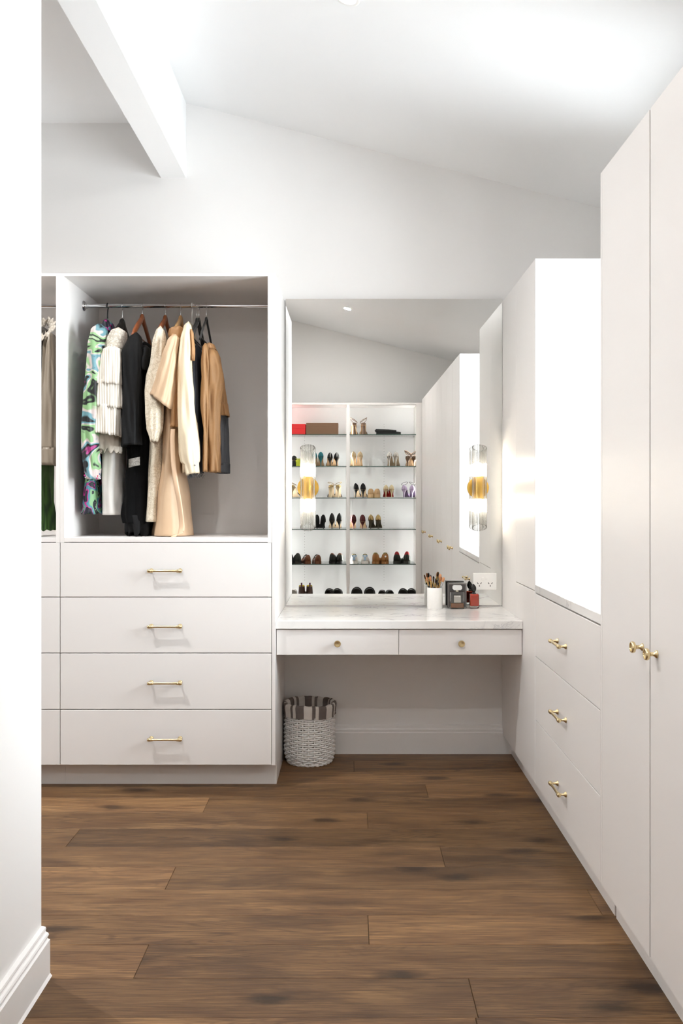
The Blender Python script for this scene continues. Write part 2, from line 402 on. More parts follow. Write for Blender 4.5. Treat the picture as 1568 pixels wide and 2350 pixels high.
# ---------------------------------------------------------------- cabinet hardware
def handle_mesh(ln=0.134):
    """bar handle lying along local x, sticking out toward -y"""
    b = B(); h = ln / 2
    for s in (-1, 1):
        b.lathe([(0.0105, 0.0), (0.0105, -0.003), (0.008, -0.006), (0.0042, -0.011), (0.0042, -0.024)], (s * h, 0, 0), 'y', 16)
        b.lathe([(0.0005, -0.014), (0.006, -0.013), (0.0078, -0.010), (0.0085, -0.003), (0.0078, 0.003), (0.0066, 0.005), (0.0078, 0.008), (0.0066, 0.012), (0.004, 0.0135)], (s * h, -0.029, 0), 'x', 16) if s < 0 else \
        b.lathe([(0.004, -0.0135), (0.0066, -0.012), (0.0078, -0.008), (0.0066, -0.005), (0.0078, -0.003), (0.0085, 0.003), (0.0078, 0.010), (0.006, 0.013), (0.0005, 0.014)], (s * h, -0.029, 0), 'x', 16)
    b.lathe([(0.0052, -h), (0.0052, h)], (0, -0.029, 0), 'x', 14)
    return b
def knob_mesh():
    b = B()
    b.lathe([(0.0105, 0.0), (0.0105, -0.003), (0.0075, -0.006), (0.0055, -0.009), (0.0055, -0.018), (0.009, -0.021), (0.0145, -0.0235), (0.016, -0.027), (0.016, -0.031), (0.0145, -0.0335), (0.012, -0.0335), (0.0115, -0.0315), (0.0005, -0.0305)], (0, 0, 0), 'y', 22)
    return b
HM = mesh_of('handle', handle_mesh(), BRASS, True); KM = mesh_of('knob', knob_mesh(), BRASS, True)
def hardware(me, name, parent, world, rz=0.0):
    o = bpy.data.objects.new(name, me); COL.objects.link(o); o.parent = parent
    o.location = Vector(world) - WP[parent]; o.rotation_euler = (0, 0, rz); WP[o] = Vector(world); return o

# ---------------------------------------------------------------- left wardrobes
RFW = 0.8737
YW = RFW * D                                  # wardrobe front plane
def wx(px): return (px - VX) * RFW * U
def wz(py): return H - (py - VY) * RFW * U
ZT, ZS = CABH, wz(1234)
dz = [wz(v) for v in (1244.5, 1370.5, 1499, 1628.5, 1756)]
def wardrobe(x0, x1, label, end_panel, dx0, dx1):
    t = thing('wardrobe', ((x0 + x1) / 2, (YW + D) / 2, 0), label, 'wardrobe', 'built-in wardrobes on the back wall')
    th = 0.0185
    for xa in (x0, x1 - th):
        obj('side_panel', B().prism([(YW, dz[0] - 0.0012), (YW + 0.0215, dz[0] - 0.0012), (YW + 0.0215, 0.112), (D - 0.004, 0.112), (D - 0.004, ZT), (YW, ZT)], 'x', xa, xa + th), CAB, t)
    obj('top_panel', B().box(x0 + th, x1 - th, YW, D - 0.004, wz(634), ZT, 0.0008), CAB, t)
    obj('back_panel', B().box(x0 + th, x1 - th, D - 0.02, D - 0.004, dz[0], wz(634)), CAB, t)
    obj('shelf', B().box(x0 + th, x1 - th, YW, D - 0.02, dz[0] + 0.001, ZS, 0.0008), CAB, t)
    obj('carcass', B().box(x0 + th, x1 - th, YW + 0.022, D - 0.02, 0.112, dz[0] - 0.004), DARK, t)
    for k in range(4):
        d = obj('drawer', B().box(dx0, dx1, YW, YW + 0.02, dz[k + 1] + 0.0018, dz[k] - 0.0018, 0.001), CAB, t)
        hardware(HM, 'handle', d, ((dx0 + dx1) / 2, YW, (dz[k] + dz[k + 1]) / 2 - 0.004))
    obj('kick', B().box(x0, x1 + (0.016 if end_panel else 0), 0.8906 * D, 0.8906 * D + 0.02, 0, 0.112), CAB, t)
    obj('plinth_side', B().box(x1 - 0.018, x1 + (0.016 if end_panel else 0), 0.8906 * D + 0.02, D - 0.024, 0, 0.112), CAB, t)
    if end_panel:
        obj('end_panel', B().box(x1 + 0.0004, x1 + 0.0164, YW, D - 0.003, 0.112, ZT, 0.0008), CAB, t)
    zr = H + (VY - 701) * 0.935 * U; yr = 0.937 * D
    rl = obj('hanging_rail', B().lathe([(0.0105, x0 + th), (0.0105, x1 - th)], (0, yr, zr), 'x', 18), CHROME, t, True)
    for s, xx in ((1, x0 + th), (-1, x1 - th)):
        obj('flange', B().lathe([(0.026, 0.0), (0.026, s * 0.003), (0.022, s * 0.008), (0.014, s * 0.011), (0.013, s * 0.02)], (xx, yr, zr), 'x', 22), CHROME, rl, True)
    return t
X1 = -149.4 * U - 0.0164
wardrobe(wx(138), X1, 'white open wardrobe with hanging rail above four wide drawers', True, wx(138) + 0.0014, X1 - 0.0022)
wardrobe(wx(138) - 1.002, wx(138) - 0.0006, 'narrow strip of a second white wardrobe beside the left wall end', False, wx(138) - 1.0, wx(138) - 0.0022)
ROD_R = 0.937; ROD_Y = 0.937 * D; ROD_Z = H + (VY - 701) * 0.935 * U

# ---------------------------------------------------------------- vanity
BZ = H - 241.5 * U; YV = 0.879 * D
XP = -149.4 * U
top = obj('marble_worktop', B().box(XP + 0.0005, XF - 0.0005, YV, D - 0.001, BZ - 0.0385, BZ, 0.002), MARBLE)
tag(top, 'white grey-veined marble vanity worktop under the mirror', 'worktop')
t = thing('vanity_drawers', ((XP + XF) / 2, YV + 0.2, BZ - 0.165), 'slim white two-drawer vanity unit under the marble worktop', 'drawer unit')
yd = YV + 0.012; zb, zt = H - (1503 - VY) * (yd / D) * U, BZ - 0.0405
xm = (915.5 - VX) * (yd / D) * U
obj('body', B().box(XP + 0.002, XF - 0.002, yd + 0.021, D - 0.02, zb + 0.004, zt), CAB, t)
for a, c, kx in ((XP + 0.003, xm - 0.0012, 775), (xm + 0.0012, XF - 0.003, 1058)):
    d = obj('drawer', B().box(a, c, yd, yd + 0.02, zb, zt - 0.003, 0.001), CAB, t)
    hardware(KM, 'knob', d, ((kx - VX) * (yd / D) * U, yd, H - (1475.5 - VY) * (yd / D) * U))

# mirror, leaning very slightly forward
ML, MRX, MTOP = (656.8 - VX) * U, (1152.0 - VX) * U, H + 462 * U
def my(z): return MY0 - math.tan(MT) * (z - MZ0)
b = B()
v = [(ML, my(MZ0), MZ0), (MRX, my(MZ0), MZ0), (MRX, my(MTOP), MTOP), (ML, my(MTOP), MTOP)]
v += [(p[0], D - 0.001, p[2]) for p in v]
b.add(v, [(0, 1, 2, 3)], 0); b.add(v, [(4, 5, 6, 7), (0, 1, 5, 4), (1, 2, 6, 5), (2, 3, 7, 6), (3, 0, 4, 7)], 1)
m = obj('wall_mirror', b, [MIRROR, mat('mirror_edge', lin(128, 122, 108), 0.2, metal=0.6)])
tag(m, 'large frameless mirror standing on the marble vanity', 'mirror')

# wall sconces fixed to the mirror
WARM = emit('bulb_glow', (1.0, 0.9, 0.74, 1), BULB)
GOLDB = mat('satin_gold', lin(212, 172, 84), 0.34, metal=1.0, var=0.04, scale=30)
def sconce(px, label):
    c = W(px, 1119, 0.985); c.y = my(c.z)
    t = thing('wall_sconce', c, label, 'wall light', 'ribbed glass sconces on the mirror')
    b = B().lathe([(0.056, 0.0), (0.057, -0.004), (0.057, -0.010), (0.055, -0.013), (0.0005, -0.0135)], (0, 0, 0), 'y', 36)
    obj('back_plate', b, GOLDB, t, True, local=True)
    yc = -0.055
    obj('arm', B().lathe([(0.012, -0.012), (0.012, yc)], (0, 0, 0), 'y', 16), BRASS, t, True, local=True)
    obj('lamp_holder', B().lathe([(0.0005, -0.060), (0.021, -0.060), (0.0225, -0.057), (0.0225, 0.057), (0.021, 0.060), (0.0005, 0.060)], (0, yc, 0), 'z', 24), GOLDB, t, True, local=True)
    for s in (-1, 1):
        pr = [(0.010, 0.060), (0.011, 0.066), (0.0165, 0.082), (0.0185, 0.1), (0.0165, 0.115), (0.010, 0.126), (0.0008, 0.1305)]
        obj('bulb', B().lathe([(r, s * z) for r, z in pr], (0, yc, 0), 'z', 10), WARM, t, True, local=True)
    seg = 26 * 6; R0 = 0.0335; rows = []
    for ti in range(0, 41):
        q = ti / 40.0; ring = []
        for k in range(seg):
            a = 2 * PI * k / seg; rr = R0 + 0.0026 * abs(math.sin(13 * a)) ** 0.8
            back = math.sin(a)                                      # +1 toward the mirror
            hi, lo = 0.211 + 0.019 * back, -0.211 - 0.019 * back
            ring.append(Vector((rr * math.cos(a), yc + rr * math.sin(a), lo + (hi - lo) * q)))
        rows.append(ring)
    o = obj('glass_shade', B().grid(rows, wrap=True), RIB, t, 'all', local=True, solid=0.0028)
    return t
sconce(706, 'brass and ribbed glass sconce near the left edge of the mirror')
sconce(1101, 'brass and ribbed glass sconce near the right edge of the mirror')

# power outlet let into the mirror
def outlet():
    c = W(1113, 1334.5, 0.997); yy = my(c.z)
    t = thing('power_outlet', (c.x, yy, c.z - 0.045), 'white double power outlet at the lower right of the mirror', 'outlet')
    obj('plate', B().box(c.x - 0.0625, c.x + 0.0625, yy - 0.009, yy, c.z - 0.044, c.z + 0.044, 0.002), WHITE, t)
    for s, on in ((-1, 0), (1, 1)):
        sx = c.x + s * 0.011
        obj('rocker_switch', B().box(sx - 0.0065, sx + 0.0065, yy - 0.0125 + on * 0.001, yy - 0.008, c.z + 0.008, c.z + 0.022, 0.001), WHITE, t)
        cx = c.x + s * 0.029
        b = B()
        for ang, ox, oz in ((0.55, -0.009, -0.009), (-0.55, 0.009, -0.009), (0, 0, -0.023)):
            ca, sa = math.cos(ang), math.sin(ang); w, h = 0.0016, 0.0048
            pts = [(cx + ox + x * ca - z * sa, c.z + oz + x * sa + z * ca) for x, z in ((-w, -h), (w, -h), (w, h), (-w, h))]
            b.prism(pts, 'y', yy - 0.0094, yy - 0.006)
        obj('socket_slots', b, BLACK, t)
outlet()

# ---------------------------------------------------------------- right hand cabinet run
def ry(r): return r * D
Y_C = ry(0.8204); Y_A = ry(0.6073)              # alcove between these
def zr_(py, r): return H - (py - VY) * r * U
G = 0.0018
# corner cabinet between alcove and mirror wall
t = thing('corner_cabinet', (1.1, (Y_C + D) / 2, 0), 'tall white corner cabinet between the vanity and the window alcove', 'cabinet')
ysm, zj = ry(0.9144), 0.9465
obj('carcass', B().box(XF + 0.021, XR - 0.002, Y_C + 0.017, D - 0.003, 0.106, CABH - 0.001), DARK, t)
obj('side_panel', B().box(XF, XR - 0.002, Y_C, Y_C + 0.0165, 0.106, CABH, 0.0008), TRIM, t)
obj('top_panel', B().box(XF + 0.021, XR - 0.002, Y_C + 0.017, D - 0.003, CABH - 0.001, CABH), CAB, t)
obj('door', B().box(XF, XF + 0.02, Y_C + 0.0165 + 0.0035, ysm - 0.0006, zj + 0.003, CABH, 0.0008), CAB, t)
obj('filler_panel', B().box(XF, XF + 0.02, ysm, D - 0.003, 0.106, CABH, 0.0005), CAB, t)
obj('lower_panel', B().box(XF, XF + 0.02, Y_C + 0.0165 + 0.001, ysm, 0.106, zj - 0.001, 0.0005), CAB, t)
obj('kick', B().box(XK, XK + 0.018, Y_C, D - 0.003, 0, 0.106), CAB, t)
# three drawer cabinet below the window with a marble sill
t = thing('drawer_cabinet', (1.1, (Y_C + Y_A) / 2, 0), 'white three-drawer cabinet under the marble window sill', 'cabinet')
zz = [0.9375, 0.6633, 0.3866, 0.106]
obj('carcass', B().box(XF + 0.021, XR - 0.002, Y_A + 0.001, Y_C - 0.001, 0.106, 0.94), DARK, t)
for k in range(3):
    d = obj('drawer', B().box(XF, XF + 0.02, Y_A + 0.004, Y_C - 0.003, zz[k + 1] + G, zz[k] - G, 0.001), CAB, t)
    hardware(HM, 'handle', d, (XF, (Y_A + Y_C) / 2 + 0.015, (zz[k] + zz[k + 1]) / 2 - 0.004), -PI / 2)
obj('kick', B().box(XK, XK + 0.018, Y_A, Y_C - 0.0005, 0, 0.106), CAB, t)
s = obj('marble_sill', B().box(XF - 0.001, XR - 0.001, Y_A + 0.0008, Y_C - 0.0008, 0.9418, 0.9755, 0.0015), MARBLE)
tag(s, 'grey-veined marble sill slab in the window alcove', 'worktop')
# tall wardrobes toward the camera and behind it
gaps = [0.5073 * D]; PW = 0.177 * D
edges = [Y_A]
for k in range(4): edges.append(0.5073 * D - PW / 2 - k * PW)
tl = ['tall white two-door wardrobe at the right edge of the photo, brass knobs in view', 'tall white wardrobe second from the alcove, seen only in the mirror',
      'tall white wardrobe third from the alcove, seen only in the mirror', 'tall white wardrobe beside the shoe shelves, seen only in the mirror']
for k in range(4):
    y1, y0 = edges[k], edges[k + 1]; g = 0.5073 * D - k * PW
    t = thing('tall_wardrobe', (1.1, (y0 + y1) / 2, 0), tl[k], 'wardrobe', 'tall wardrobes along the right wall')
    obj('carcass', B().box(XF + 0.021, XR - 0.002, y0 + 0.0005, y1 - (0.017 if k == 0 else 0.0005), 0.106, CABH), DARK if k else DARK, t)
    ys = y1
    if k == 0:
        obj('side_panel', B().box(XF, XR - 0.002, y1 - 0.0165, y1, 0.106, CABH, 0.0008), CAB, t); ys = y1 - 0.0185
    obj('top_panel', B().box(XF + 0.021, XR - 0.002, y0, ys, CABH, CABH + 0.001), CAB, t)
    gp = 0.0055 if k == 0 else 0.0018
    for a, c, s in ((g + gp, ys - 0.001, 1), (y0 + 0.001, g - gp, -1)):
        d = obj('door', B().box(XF, XF + 0.02, a, c, 0.106, CABH, 0.001), CAB, t)
        hardware(KM, 'knob', d, (XF, g + s * 0.058, 0.937), -PI / 2)
    obj('kick', B().box(XK, XK + 0.018, y0 + 0.0006, y1 - (0.017 if k == 0 else 0.0006), 0, 0.106), CAB, t)

# ---------------------------------------------------------------- basket
def stripe_mat():
    m = bpy.data.materials.new('striped_liner'); m.use_nodes = True; nt = m.node_tree; n = nt.nodes; L = nt.links
    b = n['Principled BSDF']; b.inputs['Roughness'].default_value = 0.9
    tc = n.new('ShaderNodeTexCoord'); sp = n.new('ShaderNodeSeparateXYZ'); L.new(tc.outputs['Object'], sp.inputs[0])
    at = n.new('ShaderNodeMath'); at.operation = 'ARCTAN2'; L.new(sp.outputs[0], at.inputs[0]); L.new(sp.outputs[1], at.inputs[1])
    mu = n.new('ShaderNodeMath'); mu.operation = 'MULTIPLY_ADD'; mu.inputs[1].default_value = 7 / (2 * PI); mu.inputs[2].default_value = 0.3; L.new(at.outputs[0], mu.inputs[0])
    fr = n.new('ShaderNodeMath'); fr.operation = 'FRACT'; L.new(mu.outputs[0], fr.inputs[0])
    r = n.new('ShaderNodeValToRGB'); r.color_ramp.interpolation = 'CONSTANT'; e = r.color_ramp.elements
    st = [(0.0, lin(112, 102, 98)), (0.36, lin(214, 208, 200)), (0.5, lin(112, 102, 98)), (0.65, lin(220, 214, 207))]
    while len(e) < 4: e.new(0.5)
    for i, (p, c) in enumerate(st): e[i].position = p; e[i].color = c
    L.new(fr.outputs[0], r.inputs[0]); L.new(r.outputs[0], b.inputs['Base Color'])
    nz = n.new('ShaderNodeTexNoise'); nz.inputs['Scale'].default_value = 45; L.new(tc.outputs['Object'], nz.inputs[0])
    bp = n.new('ShaderNodeBump'); bp.inputs['Strength'].default_value = 0.35; bp.inputs['Distance'].default_value = 0.01; L.new(nz.outputs['Fac'], bp.inputs['Height']); L.new(bp.outputs[0], b.inputs['Normal'])
    return m
bc = Vector((-0.2105, 4.655, 0)); bx = (711 - VX) * (bc.y / D) * U; bc.x = bx
t = thing('waste_basket', bc, 'white wicker basket with brown striped fabric liner on the floor', 'basket'); t.scale = (1, 1, 0.905)
WICK = mat('white_wicker', lin(248, 246, 244), 0.5, var=0.08, scale=40)
def brad(z): return 0.108 + 0.017 * min(1, z / 0.06) ** 0.6 - 0.004 * max(0, (z - 0.2) / 0.14)
BH = 0.335; b = B(); NS = 26
rows_n = 25
for i in range(rows_n):
    z = 0.012 + i * (BH - 0.04) / rows_n; pts = []
    jz = [random.uniform(-0.0012, 0.0012) for _ in range(NS)]
    for k in range(NS * 8):
        a = 2 * PI * k / (NS * 8)
        w = math.sin(NS / 2 * a + (PI if i % 2 else 0))
        pts.append((brad(z) * math.cos(a) + 0.0046 * w * math.cos(a), brad(z) * math.sin(a) + 0.0046 * w * math.sin(a), z + jz[(k // 8) % NS] * math.sin(PI * (k % 8) / 8)))
    b.tube(pts, 0.0054, 6, closed=True)
w = obj('wicker_weave', b, WICK, t, 'all', local=True); w['kind'] = 'stuff'
for k in range(NS):
    a = 2 * PI * (k + 0.5) / NS
    if k % 1 == 0:
        obj('stake', B().tube([(brad(z) * math.cos(a), brad(z) * math.sin(a), z) for z in (0.006, 0.03, 0.06, 0.12, 0.2, BH - 0.035)], 0.0038, 6), WICK, t, 'all', local=True)
for lv in range(2):
    b = B()
    for ph in (0, PI):
        b.tube([((brad(0.004) + 0.004 * math.sin(14 * a + ph)) * math.cos(a), (brad(0.004) + 0.004 * math.sin(14 * a + ph)) * math.sin(a), 0.006 + lv * 0.008 + 0.003 * math.cos(14 * a + ph)) for a in [2 * PI * k / 112 for k in range(112)]], 0.005, 6, closed=True)
    obj('base_rim', b, WICK, t, 'all', local=True)
rows = []
for (r, z) in [(0.098, 0.03), (0.108, 0.10), (0.109, 0.20), (0.111, 0.318), (0.115, 0.333), (0.126, 0.341), (0.134, 0.338), (0.1375, 0.325), (0.136, 0.308), (0.134, 0.29), (0.1335, 0.272), (0.1345, 0.268)]:
    rows.append([Vector(((r + (0.0022 * math.sin(11 * a) + 0.0015 * math.sin(23 * a + 1)) * (1 if z > 0.26 else 0)) * math.cos(a), (r + 0.002 * math.sin(11 * a)) * math.sin(a), z + 0.003 * math.sin(3 * a + 1) + 0.0015 * math.sin(17 * a))) for a in [2 * PI * k / 96 for k in range(96)]])
obj('fabric_liner', B().grid(rows, wrap=True), stripe_mat(), t, 'all', local=True)
obj('liner_floor', B().lathe([(0.0005, 0.028), (0.1, 0.028), (0.1, 0.032), (0.0005, 0.034)], seg=32), mat('liner_inside', lin(60, 54, 50), 0.9), t, local=True)

# ---------------------------------------------------------------- things on the vanity
def on_bench(px, y): return Vector(((px - VX) * (y / D) * U, y, BZ))
c = on_bench(998, 4.71)
t = thing('brush_holder', c, 'white ceramic cup holding makeup brushes on the vanity', 'cup')
b = B().lathe([(0.0005, 0.0), (0.040, 0.0), (0.0412, 0.002), (0.0412, 0.108), (0.0402, 0.110), (0.0375, 0.110), (0.0370, 0.107), (0.0370, 0.006), (0.0005, 0.006)], seg=36)
obj('cup', b, mat('white_ceramic', lin(246, 244, 241), 0.22, var=0.01), t, 0.6, local=True)
TIPS = [lin(190, 128, 88), lin(206, 150, 108), lin(58, 42, 34), lin(172, 112, 74)]
brushes = [(-0.026, 0.012, -0.25, 0.06, 0.158, 0.0042, 0, 'short brown bristles leaning furthest left', 'dark'), (-0.017, -0.012, -0.12, -0.05, 0.160, 0.006, 0, 'rusty round tip in front on the left side', 'gold'),
           (-0.012, 0.016, -0.10, 0.08, 0.165, 0.004, 2, 'thin dark tip left of centre at the back', 'dark'), (-0.004, -0.004, -0.03, 0.0, 0.150, 0.0035, 2, 'slim dark tip standing upright in the middle', 'dark'),
           (0.004, 0.014, 0.04, 0.1, 0.146, 0.0035, 2, 'short slim dark tip behind the middle', 'dark'), (0.010, -0.014, 0.06, -0.06, 0.140, 0.004, 2, 'lowest dark tip at the front', 'gold'),
           (0.016, 0.010, 0.20, 0.08, 0.172, 0.0075, 1, 'large tan round tip, the tallest one', 'dark'), (0.019, -0.004, 0.22, 0.0, 0.160, 0.006, 3, 'tan tip just below the tallest', 'gold'),
           (0.027, -0.008, 0.30, -0.05, 0.160, 0.0075, 1, 'silver ferrule and tan round tip leaning furthest right', 'silver')]
for (dx, dy, tx, ty, ln, tr, ci, lb, hd) in brushes:
    d = Vector((tx, ty, 1)).normalized(); p0 = c + Vector((dx - tx * 0.09, dy - ty * 0.09, 0.0075)); 
    # keep the foot inside the cup
    rr = math.hypot(p0.x - c.x, p0.y - c.y)
    if rr > 0.032: p0.x = c.x + (p0.x - c.x) * 0.032 / rr; p0.y = c.y + (p0.y - c.y) * 0.032 / rr
    t2 = thing('makeup_brush', p0, 'makeup brush in the white cup with ' + lb, 'brush', 'makeup brushes in the cup')
    def P(s): return d * s
    hm = mat('brush_handle_' + hd, lin(28, 24, 22) if hd == 'dark' else lin(196, 150, 84) if hd == 'gold' else lin(190, 190, 192), 0.3, metal=0.0 if hd == 'dark' else 0.8)
    obj('handle', B().tube([P(0.0), P(0.05), P(ln - 0.045)], lambda s: 0.0022 + 0.0018 * s, 8), hm, t2, True, local=True)
    obj('ferrule', B().tube([P(ln - 0.045), P(ln - 0.02)], lambda s: 0.004 + (tr * 0.75 - 0.004) * s, 10), mat('ferrule_metal_' + hd, lin(205, 170, 110) if hd != 'silver' else lin(215, 215, 218), 0.2, metal=1.0), t2, True, local=True)
    obj('bristles', B().tube([P(ln - 0.022), P(ln - 0.012), P(ln - 0.004), P(ln), P(ln + 0.003)], lambda s: tr * (0.78, 1.0, 0.98, 0.7, 0.2)[int(round(s * 4))], 10), mat('bristle_%d' % ci, TIPS[ci], 0.85, bump=0.3, bscale=400), t2, 'all', local=True)
# perfume carton and the bottle before it
c = on_bench(1049, 4.735)
hw = 0.0485
t = thing('perfume_box', c, 'dark grey perfume carton with white edges behind the clear bottle', 'box')
BXM = mat('carton_grey', lin(66, 63, 62), 0.35, var=0.03)
obj('carton', B().box(c.x - hw, c.x + hw, c.y - 0.020, c.y + 0.026, BZ, BZ + 0.131, 0.0012), BXM, t)
b = B(); z0, z1 = BZ + 0.003, BZ + 0.128; w0 = hw - 0.003
for (a, bb, e, g) in ((-w0, w0, z1 - 0.0012, z1), (-w0, w0, z0, z0 + 0.0012), (-w0, -w0 + 0.0012, z0, z1), (w0 - 0.0012, w0, z0, z1)):
    b.box(c.x + a, c.x + bb, c.y - 0.0204, c.y - 0.0196, e, g)
obj('printed_border', b, mat('carton_line', lin(206, 200, 192), 0.5), t)
c2 = on_bench(1049.5, 4.690); hw = 0.0365
t = thing('perfume_bottle', c2, 'clear square perfume bottle with amber liquid before the dark carton', 'perfume bottle')
obj('glass', B().box(-hw, hw, -0.013, 0.013, 0.0, 0.090, 0.004), CLEAR, t, local=True)
obj('liquid', B().box(-hw + 0.004, hw - 0.004, -0.0095, 0.0095, 0.006, 0.030, 0.002), mat('amber_liquid', lin(150, 92, 50), 0.15, var=0.05), t, local=True)
obj('label', B().box(-0.018, 0.018, -0.0137, -0.0131, 0.034, 0.071), mat('pale_label', lin(158, 153, 146), 0.4), t, local=True)
obj('neck', B().lathe([(0.008, 0.089), (0.008, 0.098)], seg=16), mat('gold_collar', lin(210, 200, 180), 0.2, metal=0.9), t, True, local=True)
obj('stopper', B().prism([(-0.017, 0.098), (0.017, 0.098), (0.0245, 0.105), (0.0245, 0.117), (0.018, 0.123), (-0.018, 0.123), (-0.0245, 0.117), (-0.0245, 0.105)], 'y', -0.010, 0.010), mat('crystal_stopper', lin(222, 222, 220), 0.08, var=0.02), t, local=True)
def text_part(name, s, size, parent, loc, material):
    cu = bpy.data.curves.new(name, 'FONT'); cu.body = s; cu.size = size; cu.align_x = 'CENTER'; cu.align_y = 'CENTER'; cu.extrude = 0.0002
    tmp = bpy.data.objects.new(name, cu); COL.objects.link(tmp)
    dg = bpy.context.evaluated_depsgraph_get(); me = bpy.data.meshes.new_from_object(tmp.evaluated_get(dg)); bpy.data.objects.remove(tmp)
    me.materials.clear(); me.materials.append(material)
    o = bpy.data.objects.new(name, me); COL.objects.link(o); o.parent = parent; o.location = loc; o.rotation_euler = (PI / 2, 0, 0); return o
text_part('lettering', 'CHANEL', 0.0085, t, (0, -0.0141, 0.066), mat('print_white', lin(245, 243, 240), 0.4))
c3 = on_bench(1088.5, 4.715)
t = thing('red_perfume_bottle', c3, 'small red perfume bottle with glossy black egg-shaped cap', 'perfume bottle')
obj('glass', B().box(-0.0245, 0.0245, -0.0165, 0.0165, 0.0, 0.076, 0.005), CLEAR, t, local=True)
obj('perfume', B().box(-0.0225, 0.0225, -0.0145, 0.0145, 0.012, 0.0745, 0.004), mat('red_perfume', lin(232, 58, 18), 0.12, var=0.04), t, local=True)
obj('collar', B().lathe([(0.009, 0.075), (0.009, 0.082)], seg=18), BLACK, t, True, local=True)
pr = [(0.0005, 0.0)] + [(0.0145 * math.sin(PI * q) ** 0.75, 0.049 * q) for q in [0.06, 0.15, 0.27, 0.4, 0.53, 0.66, 0.78, 0.88, 0.95]] + [(0.0006, 0.049)]
cp = obj('cap', B().lathe(pr, seg=20), mat('gloss_black', lin(10, 9, 9), 0.06), t, 'all', local=True)
cp.location = (0.0, 0, 0.080); cp.rotation_euler = (0, -0.12, 0); cp.scale = (1, 0.7, 1)

# ---------------------------------------------------------------- hangers and clothes
def hanger(px, label, style, zn_px, half=0.20, drop=0.115, fwd=1.0, lean=0.0):
    """hook on the rail, body in the depth plane; zn_px is where the hook meets the body"""
    x = (px - VX) * ROD_R * U; zn = H - (zn_px - VY) * ROD_R * U
    t = thing('clothes_hanger', (x, ROD_Y, zn), label, 'hanger', 'hangers on the wardrobe rail')
    zr = ROD_Z + 0.0122 - zn
    mats = {'black': (BLACK, BLACK), 'velvet': (CHROME, mat('black_velvet', lin(14, 13, 13), 0.9, sheen=0.3)), 'wood': (CHROME, mat('red_brown_wood', lin(150, 84, 48), 0.3, var=0.2, scale=10, stretch=(6, 1, 1))),
            'blond': (CHROME, mat('blond_wood', lin(204, 160, 108), 0.35, var=0.12, scale=10)), 'white': (WHITE, WHITE), 'dark': (CHROME, mat('espresso_plastic', lin(30, 27, 26), 0.4))}
    hm, bm_ = mats[style]
    pts = [(lean, -0.001, -0.005), (lean * 0.9, 0, zr * 0.5), (0.0, 0.006, zr - 0.03)]
    pts += [(0.0, 0.0 + 0.0145 * math.cos(a), zr - 0.0145 + 0.0145 * math.sin(a)) for a in [PI * q / 10 * 1.15 for q in range(-1, 11)]]
    obj('hook', B().tube(pts, 0.0019 if hm is CHROME else 0.0032, 8), hm, t, 'all', local=True)
    th = {'wood': 0.009, 'blond': 0.009, 'dark': 0.011, 'black': 0.005, 'velvet': 0.0055, 'white': 0.0045}[style]
    arm = []
    for q in [i / 14 for i in range(-14, 15)]:
        aq = abs(q); arm.append((lean, q * half, -0.012 - drop * aq ** 1.25 + (0.012 if aq < 0.12 else 0)))
    fl = {'wood': 2.0, 'blond': 2.0, 'dark': 2.4}.get(style, 1.3)
    obj('shoulder_arm', B().tube(arm, lambda s: th * (1.0 if 0.07 < s < 0.93 else 0.8), 8, flat=fl), bm_, t, 'all', local=True)
    if style in ('wood', 'velvet', 'black', 'white'):
        obj('trouser_bar', B().tube([(lean, -half * 0.9, -0.012 - drop * 0.88), (lean, half * 0.9, -0.012 - drop * 0.88)], 0.0035, 8), bm_, t, 'all', local=True)
    return t
hanger(247, 'black plastic hanger holding the floral dress', 'black', 742)
hanger(281, 'broad dark hanger holding the white tiered dress', 'dark', 742)
hanger(327, 'red-brown wooden hanger with trouser bar holding the black dress', 'wood', 728)
hanger(380, 'red-brown wooden hanger holding the cream lace coat', 'wood', 730)
hanger(415, 'pale blond wooden hanger holding the camel coat', 'blond', 731)
hanger(441, 'white plastic hanger holding the cream leather jacket', 'white', 742)
hanger(452, 'left of two black velvet hangers side by side, holding the dark denim', 'velvet', 732, drop=0.13)
hanger(457, 'right of two black velvet hangers side by side, holding the grey denim', 'velvet', 732, drop=0.13)
hanger(474, 'rightmost black velvet hanger holding the tan jacket', 'velvet', 730, drop=0.13)

